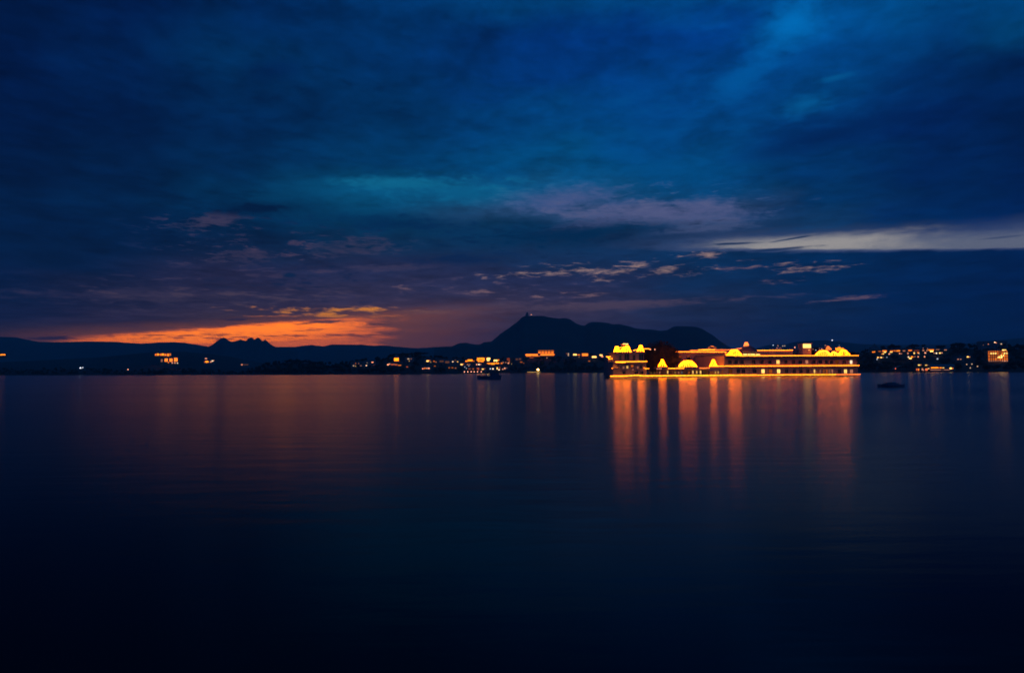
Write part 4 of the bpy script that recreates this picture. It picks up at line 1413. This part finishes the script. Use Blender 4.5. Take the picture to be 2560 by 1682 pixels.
house('house on the ridge with a wide orange facade', 1454, 1472, 880, 893, [(1462.6, 886.6, 15, 6.4, 'orange', 1.3), (1459.6, 895.4, 3.6, 2.4, 'pink', 1.2)], M_OCHRE, group=TW, dark=False)  # the big orange pane is a glowing stand-in for the lit facade
house('house with one bright low window between the orange facade and the palace', 1478, 1495, 888, 899, [(1485.6, 892.2, 11, 4, 'gold', 2.0)], group=TW)
house('house with two small bright windows just left of the palace tower block', 1497, 1512, 882, 894, [(1502.6, 885, 7, 3, 'gold', 1.8), (1505.4, 888.6, 6, 2.6, 'pink', 1.0)], group=TW)

# jetty with lamp
jy = at(1335, 932.4, 1).y
jb = on_water(1335, 933.0)
jt = thing('jetty', 'small lit jetty with a string of bulbs at the foot of the dark wooded shore', 'jetty', (jb.x, jb.y, 0), -math.atan2(jb.x, jb.y) * .5)
k = jb.y / F
mb = MB()
mb.box(-17 * k, 16 * k, 0, 5, .35, .7)
for i in range(9):
    x = -16.5 * k + 32 * k * i / 8
    mb.box(x - .12, x + .12, .1, .34, -1, .35)
mb.build('deck', M_STONE, jt)
mb = MB()
for i in range(6):
    x = -14 * k + 28 * k * i / 5
    mb.box(x - .07, x + .07, .3, .44, .703, 2.6)
mb.box(-15 * k, 15 * k, -.1, 4, 2.603, 2.8)
mb.build('shelter', M_STONE, jt)
bulb_string([(-16 * k, -.2, 2.0), (-8 * k, -.2, 1.8), (0, -.2, 2.0), (9 * k, -.2, 1.9), (15 * k, -.2, 2.1)], jt, 'gold', 2.4, .34, 1.1)
lp = thing('jetty_lamp', 'bright pale lamp on a pole at the right end of the lit jetty', 'lamp', (jb.x + 10 * k, jb.y - 1, 0))
h = 8.5 * k
MB().tube([(0, 0, -1), (0, 0, h)], .1, 6).build('pole', M_METAL, lp)
MB().lathe(0, 0, [(.3, h - .9), (1.5, h - .2), (1.6, h + .6), (1.0, h + 1.4), (.2, h + 1.7)], 10).build('lantern', glow('gold', 16), lp)
LIGHTS += [(1335, 928, jb.y, 22, 10)]

# right shore: hotel on the hill
HT = 'lit buildings of the hotel on the right shore'
house('narrow house with a tall pyramid roof at the left end of the right-shore hotel', 2177, 2199, 874, 888, [(2183, 879.8, 3.4, 2.8, 'amber', 1.3), (2187, 879.4, 3, 2.6, 'amber', 1.3), (2190.6, 879.8, 3.4, 2.8, 'gold', 1.5), (2194, 879.6, 2, 2, 'orange', .5)], M_OCHRE, roof='pyramid', group=HT, depth=8)
house('longest wing of the right-shore hotel, a row of amber roof lights above scattered windows', 2199, 2310, 874, 899,
      [(2205, 877.6, 6, 2, 'orange', .4), (2216, 876.8, 10, 4, 'orange', 1.0), (2217, 879.6, 5, 2.6, 'gold', 2.0), (2232, 877.4, 7, 3, 'orange', .8), (2231, 879.6, 6, 2, 'gold', 1.8), (2240, 876.4, 7, 2.4, 'orange', .7), (2246, 876.8, 10, 3, 'amber', 1.3),
       (2260, 877, 6, 2, 'pink', .4), (2273.6, 876.2, 8, 3, 'orange', 1.0), (2288, 876.4, 12, 1.6, 'red', .18), (2303, 876.6, 4, 3, 'pink', .4), (2210, 884.4, 3, 2, 'orange', .9), (2213, 883.8, 3, 2.8, 'gold', 1.2), (2226.6, 884.4, 3.4, 2.6, 'pink', 1.1), (2250, 883.6, 3, 3, 'pink', .8), (2254, 884, 2.6, 2, 'pink', .4),
       (2268.6, 883.4, 3, 4, 'pink', .5), (2282.6, 883, 3, 4, 'gold', 1.3), (2291, 882, 4, 3, 'amber', 1.0), (2292.6, 883.6, 3, 2, 'white', 1.0), (2307, 882.6, 4, 3, 'pink', 1.0),
       (2200.6, 893, 3.4, 2.6, 'gold', 1.7), (2204, 893, 3, 2, 'orange', .7), (2208, 893, 3.4, 2.6, 'gold', 1.7), (2212, 893, 2, 2, 'pink', .5), (2221, 892.6, 3, 2, 'cool', .3), (2269.6, 892.4, 3, 3, 'white', 1.1), (2277, 892.2, 4, 3, 'amber', 1.8),
       (2273.6, 896, 6, 2.6, 'gold', 2.0), (2281, 892.4, 3, 2, 'orange', .5), (2284, 891.4, 3, 1.8, 'pink', .3), (2291, 892, 3, 3, 'pink', .8), (2305.4, 892, 3, 3, 'pink', .9)], M_OCHRE, group=HT, depth=14, dark=False)
house('right wing of the right-shore hotel with a bright amber corner and two thin lit posts', 2311, 2368, 873, 888,
      [(2312, 871.6, 1.4, 6, 'pink', .35), (2321.6, 873, 1.6, 6, 'pink', .4), (2329.6, 874.4, 12, 3.6, 'amber', 1.2), (2330.6, 877.8, 7, 3, 'gold', 2.4), (2344, 874, 8, 1.8, 'pink', .25), (2361, 875, 6, 2, 'pink', .4), (2336, 882.6, 2.6, 2.4, 'pink', .5), (2341, 882.8, 3, 2.8, 'white', 1.6), (2348.6, 882.6, 3.4, 3, 'gold', 1.8), (2353, 882.2, 3, 2.4, 'pink', .7), (2320, 876, 3, 3, 'pink', .5)], M_OCHRE, group=HT, depth=12, dark=False)
lamp('bluish white lamp below the left end of the right-shore hotel', 2193, 899, 'cool', 1.6, None, 4, .6)
lamp('dim grey lamp in the dark trees below the right-shore hotel', 2344, 899, 'cool', .5, None, 5, 1.2)
house('waterside restaurant with a row of orange openings on the right shore', 2291, 2331, 909, 929, [(2294, 923.4, 2.6, 4.4, 'red', .6), (2298, 923.6, 3.6, 4.8, 'orange', .9), (2306.6, 923, 3, 4.6, 'pink', .6), (2309, 925, 2, 2, 'pink', .8), (2315.6, 923.4, 5, 5, 'red', .95), (2319.4, 921.4, 3, 1.8, 'gold', 1.5), (2322, 921.2, 2, 2, 'pink', .9), (2328.6, 923.6, 4.6, 4.6, 'orange', .8), (2299.6, 912.4, 5, 2.6, 'gold', 1.3), (2304, 912, 2.4, 2, 'orange', .5), (2315, 912.8, 4, 2.4, 'gold', 1.0), (2318.6, 912.6, 2, 1.4, 'pink', .4)], M_OCHRE, dark=False, depth=10, name='restaurant', cat='restaurant')
house('long low waterside pavilion with a glowing strip under its roof, right of the restaurant', 2332, 2384, 916.5, 930, [(2340, 920, 17, 2.4, 'amber', 2.2), (2352, 920.2, 7, 2, 'amber', 1.6), (2358, 920.4, 5, 2, 'gold', 1.0), (2374.6, 921.6, 4.4, 3.6, 'gold', 2.2), (2379, 922, 3, 2.4, 'orange', .9), (2343, 925.4, 26, .9, 'pink', .7), (2364, 925.4, 18, .9, 'pink', .5)], M_PLASTER, 'gable', dark=False, depth=9, name='pavilion')
house('small house with one bright light on the dark slope left of the glowing square building', 2414, 2426, 888, 897, [(2419.6, 892, 4, 2.6, 'gold', 2.0), (2423.6, 892.2, 2, 1.8, 'pink', .8)])
house('small pale house with two dim windows below the house with one bright light', 2391, 2409, 892, 904, [(2396, 898, 4, 2, 'pink', .5), (2401.6, 898, 3, 1.8, 'pink', .5)])
for q, px, py in (('leftmost', 2417, 912), ('topmost', 2430, 911.4), ('lowest', 2426, 921), ('rightmost', 2444, 917)):
    lamp('dim grey lamp low on the right shore near the glowing square building, %s of four' % q, px, py, 'white', .7, 'dim lamps on the right shore', 4, .7)
house('dark flat-topped hill building above the glowing square building, small white lights on top', 2452, 2514, 854, 876, [(2487, 855.8, 3, 2, 'white', 1.7), (2490, 857, 3, 1.8, 'pink', .6), (2473, 860, 2.6, 2, 'pink', .5), (2500.6, 860, 3, 2.2, 'white', .7), (2462, 862, 2, 1.6, 'pink', .15)], dark=True, depth=12)
# the glowing square building
gl = [(2476 + 4.75 * i, 878.6, 3.4, 3, 'orange', (.5, .5, .6, .7, .6, .3, .5, .6, .6)[i]) for i in range(9)]
gl += [(2476 + 4.75 * i, 883.4, 3.6, 3.2, 'gold' if s > 1 else 'orange', s) for i, s in enumerate((.7, 1.5, 1.4, 1.6, .7, .3, .8, 1.5, 1.2))]
gl += [(2476 + 4.75 * i, 889.8, 3.4, 6, 'orange', s) for i, s in enumerate((.55, .3, .35, .3, .35, .7, .9, 1.0, .6))]
gl += [(2476 + 4.75 * i, 897.4, 3.4, 6, 'orange', s) for i, s in enumerate((.55, .4, .45, .7, .4, .8, .6, .7, .6))]
gl += [(2476 + 4.75 * i, 902.4, 3.4, 2, 'pink', s) for i, s in enumerate((.35, .35, .3, .35, .3, .3, .6, .9, .5))]
gl += [(2499, 892.4, 11, 4.4, 'gold', 5.0), (2504, 888.4, 7, 4, 'gold', 5.0), (2507, 875.4, 5, 3, 'gold', 2.4), (2511.6, 875.2, 3, 2.4, 'gold', 1.6)]
house('square five-storey building near the right edge glowing orange through a grid of windows', 2472, 2516, 876.6, 904, gl, M_OCHRE, dark=False, depth=14, name='glass_building')

# covered slipway shelter: pale curved roof at the water
sb = land_at(2262, 929)
st = thing('boat_shelter', 'dim boat shelter with a pale curved roof at the water, left of the restaurant', 'shelter', (sb.x, sb.y, sb.z), -.2)
k = sb.y / F
mb = MB()
W2 = 25 * k
n = 10
vs, fs = [], []
for i in range(n + 1):
    a = -1 + 2 * i / n
    for yy in (0, 8):
        for dz in (0, .25):
            vs.append((a * W2, yy, 3.0 + 4.6 * (1 - a * a) ** .8 + dz))
for i in range(n):
    o = i * 4
    fs += [(o + 1, o + 5, o + 7, o + 3), (o, o + 2, o + 6, o + 4), (o, o + 4, o + 5, o + 1), (o + 2, o + 3, o + 7, o + 6)]
fs += [(0, 1, 3, 2), (n * 4, n * 4 + 2, n * 4 + 3, n * 4 + 1)]
mb.add(vs, fs).build('roof', M_PLASTER, st)
for x in (-.9, -.3, .3, .9):
    MB().box(x * W2 - .15, x * W2 + .15, .2, .5, -2, 3.0 + 4.4 * (1 - x * x) ** .8).build('post', M_STONE, st)
lamp('reddish lamp at the left end of the curved-roof boat shelter', 2238.5, 923, 'red', 1.3, None, 5, .9)
LIGHTS += [(2262, 922, sb.y, 28, 10)]

# hilltop fort
fy = 4500
fp = at(1318, 790, fy)
ft = thing('hilltop_fort', 'tiny dark fort tower silhouetted on the summit of the large mountain', 'fort', (fp.x, fp.y, fp.z - 6), 0)
k = fy / F
MB().box(-4.0 * k, 3.6 * k, 0, 16, 0, 6 + 5.5 * k).build('tower', M_STONE, ft)
MB().box(-2.2 * k, 2.2 * k, 3, 13, 6 + 5.503 * k, 6 + 8.5 * k).build('upper_tower', M_STONE, ft)
MB().box(3.603 * k, 46 * k, 2, 18, -14, 6 + .3 * k).build('rampart_wall', M_STONE, ft)
MB().lathe(0, 8, [(2.0 * k, 6 + 8.503 * k), (1.5 * k, 6 + 9.6 * k), (.2, 6 + 10.3 * k)], 10).build('dome', M_STONE, ft)
fl = at(1328, 787.4, fy - 5)
ll = thing('summit_lamp', 'single pale lamp beside the fort tower on the mountain summit', 'lamp', (fl.x, fl.y, fl.z - 9))
MB().tube([(0, 0, 0), (0, 0, 9)], .3, 5).build('pole', M_METAL, ll)
MB().lathe(0, 0, [(.6, 8.6), (2.6, 9.6), (2.6, 11.4), (.6, 12.6)], 8).build('lantern', glow('pink', 3.2), ll)
# lights on the far slope behind the palace
for q, px, py, kd, s in (('leftmost and bluish', 1933, 864, 'cool', 1.6), ('upper pinkish one', 1945, 865.5, 'pink', 1.2), ('left one of the white pair', 1957, 866, 'white', 1.2),
                         ('right one of the white pair', 1962, 865.6, 'white', 1.0), ('brighter lower pinkish one', 1943, 871, 'pink', 1.6), ('dimmer lower pinkish one', 1951, 871, 'pink', .8)):
    lamp('faint lamp on the slope behind the long palace wing, %s' % q, px, py, kd, s, 'distant slope lamps', 3, 1.6, 2300, 'hillside_lamp')
lamp('single white lamp high on the distant slope above the right end of the palace', 2080.6, 851.6, 'cool', 3.0, None, 4, 2.4, 3300, 'hillside_lamp')


# ------------------------------------------------------------------ woods of the far shore
def make_woods(name, pa, pb, n, seed, hm=1.0):
    rnd = random.Random(seed)
    mb = MB()
    for _ in range(n):
        px = rnd.uniform(pa, pb)
        t = 1 - rnd.random() ** 1.5 if rnd.random() < .75 else rnd.uniform(.01, .2)
        t = max(.015, t)
        p = land_point(px, t)
        h = rnd.uniform(4.5, 9.5) * hm * (0.55 + .45 * min(1, (interp(SHORE_Y, px) - interp(CREST_Y, px)) / 25))
        w = h * rnd.uniform(.38, .62)
        k = p.y / F
        ybase = CY
        # keep lights behind it uncovered
        q = ROT.transposed() @ (p - Vector((0, 0, HCAM)))
        sy = CY - F * q.y / -q.z
        hit = False
        for lx, ly, ld, lw, lh in LIGHTS:
            if p.y < ld + 6 and abs(px - lx) < lw + w / k * .75 and sy - h / k * 1.1 - 1 < ly + lh and ly - lh < sy + 3:
                hit = True
                break
        if hit:
            continue
        lump = rnd.randint(2, 4)
        for i in range(lump):
            c = (p.x + rnd.uniform(-.45, .45) * w, p.y + rnd.uniform(-.45, .45) * w, p.z + h * rnd.uniform(.45, .72))
            s = rnd.uniform(.5, .8)
            core_blob(mb, c, w * s * .8, w * s * .8, h * .36 * s, rnd)
            leaf_blob(mb, c, w * s, w * s, h * .45 * s, 14, h * .07, rnd)
        mb.tube([(p.x, p.y, p.z - 1), (p.x, p.y, p.z + h * .5)], [h * .03, h * .015], 4)
    o = mb.build(name, M_WOOD)
    kind(o, 'stuff')
    return o


make_woods('left_shore_woods', -380, 640, 420, 41, .8)
make_woods('centre_shore_woods', 640, 1540, 900, 42)
make_woods('behind_palace_woods', 1540, 2160, 420, 43)
make_woods('right_shore_woods', 2160, 2960, 800, 44, 1.1)

# crowns that stand out on the skyline
sky_trees = [('broad dark tree crowning the wooded knoll left of the town, right one of the pair', 1050, 879, 46, 13), ('broad dark tree on the wooded knoll left of the town, left one of the pair', 1012, 882, 42, 12),
             ('dark round tree over the amber-windowed house', 984, 886, 26, 11), ('dark tree on the shoulder right of the wooded knoll', 1098, 888, 30, 9),
             ('broad dark tree on the skyline above the middle of the right-shore hotel', 2286, 859, 40, 14), ('dark tree above the right end of the right-shore hotel', 2352, 862, 32, 12),
             ('large flat-topped dark tree between the hotel and the hill building on the right', 2398, 857, 44, 16), ('dark tree at the right edge of the picture', 2548, 860, 40, 15),
             ('dark tree above the left part of the long hotel wing on the right shore', 2236, 863, 36, 12),
             ('wide dark tree on the low point of the left shore', 728, 899, 60, 10), ('dark tree at the foot of the left shore point, right of the wide one', 788, 903, 44, 9)]
for i, (lb, px, yt, wpx, hpx) in enumerate(sky_trees):
    p = land_point(px, 1.0)
    k = p.y / F
    p.z -= .5
    top = at(px, yt, p.y).z
    H = max(5.0, top - p.z)
    make_tree(lb, p, wpx * k * .9, H, 100 + i, .2, 8, .55, 700)


# ------------------------------------------------------------------ boats
def hull_mesh(mb, Lh, B, H, sheer=.35):
    n = 12
    vs, fs = [], []
    for i in range(n + 1):
        s = -1 + 2 * i / n
        wv = B / 2 * max(.04, (1 - abs(s) ** 2.4))
        z = H * (1 + sheer * s * s)
        x = s * Lh / 2
        vs += [(x, -wv, z), (x * .94, -wv * .62, -.25), (x * .94, wv * .62, -.25), (x, wv, z)]
    for i in range(n):
        o = i * 4
        for a in range(3):
            fs.append((o + a, o + 4 + a, o + 5 + a, o + a + 1))
        fs.append((o + 3, o + 7, o + 4, o))
    fs += [(0, 1, 2, 3), (n * 4 + 3, n * 4 + 2, n * 4 + 1, n * 4)]
    mb.add(vs, fs)


b1 = on_water(1223, 947.5)
bt = thing('ferry_boat', 'dark covered passenger boat on the water in front of the town', 'boat', b1, .08)
k = b1.y / F
hl = MB()
hull_mesh(hl, 62 * k, 2.6, 1.25, .3)
hl.build('hull', M_HULL, bt)
rf = MB()
rl = 19 * k
rf.box(-8 * k, 26 * k, -1.15, 1.15, 3.0, 3.12)
rf.box(-8 * k, 26 * k, -.8, .8, 3.123, 3.3)
rf.build('canopy', M_CANVAS, bt)
for i in range(6):
    for sy in (-1, 1):
        x = -7.5 * k + 33 * k * i / 5
        MB().box(x - .04, x + .04, sy * 1.05 - .04, sy * 1.05 + .04, 1.1, 3.0).build('post', M_METAL, bt)
cb = MB()
cb.box(2 * k, 24 * k, -.95, .95, 1.2, 2.55)
cb.build('cabin', M_HULL, bt)
bn = MB()
for i in range(4):
    x = -24 * k + i * 5 * k
    bn.box(x, x + .4, -.8, .8, 1.25, 1.5)
bn.build('bench', M_FRAME, bt)

b2 = on_water(2228, 967)
bt = thing('rowing_boat', 'low dark boat with a rounded canvas cover on the open water at right', 'boat', b2, -.05)
k = b2.y / F
hl = MB()
hull_mesh(hl, 68 * k, 1.5, .4, .4)
hl.build('hull', M_HULL, bt)
cv = MB()
n = 8
vs, fs = [], []
for i in range(n + 1):
    a = math.pi * i / n
    for j in range(7):
        s = -1 + 2 * j / 6
        hh = .52 * (1 - .6 * s * s)
        vs.append((s * 21 * k, -math.cos(a) * .66 * (1 - .25 * s * s), 0.36 + hh * math.sin(a)))
for i in range(n):
    for j in range(6):
        o = i * 7 + j
        fs.append((o, o + 1, o + 8, o + 7))
cv.add(vs, fs)
cv.build('canvas_cover', M_CANVAS, bt, smooth=True)


# ------------------------------------------------------------------ haze
def make_haze():
    mb = MB()
    mb.box(-10500, 10500, -500, 9600, -2.2, 470)
    m = bpy.data.materials.new('evening_haze')
    m.use_nodes = True
    t = m.node_tree
    t.nodes.clear()
    v = t.nodes.new('ShaderNodeVolumePrincipled')
    v.inputs['Color'].default_value = (0.40, 0.92, 1.0, 1)
    v.inputs['Density'].default_value = 1.0e-4
    v.inputs['Anisotropy'].default_value = 0.0
    o = t.nodes.new('ShaderNodeOutputMaterial')
    t.links.new(v.outputs[0], o.inputs['Volume'])
    kind(mb.build('haze', m), 'stuff')


make_haze()
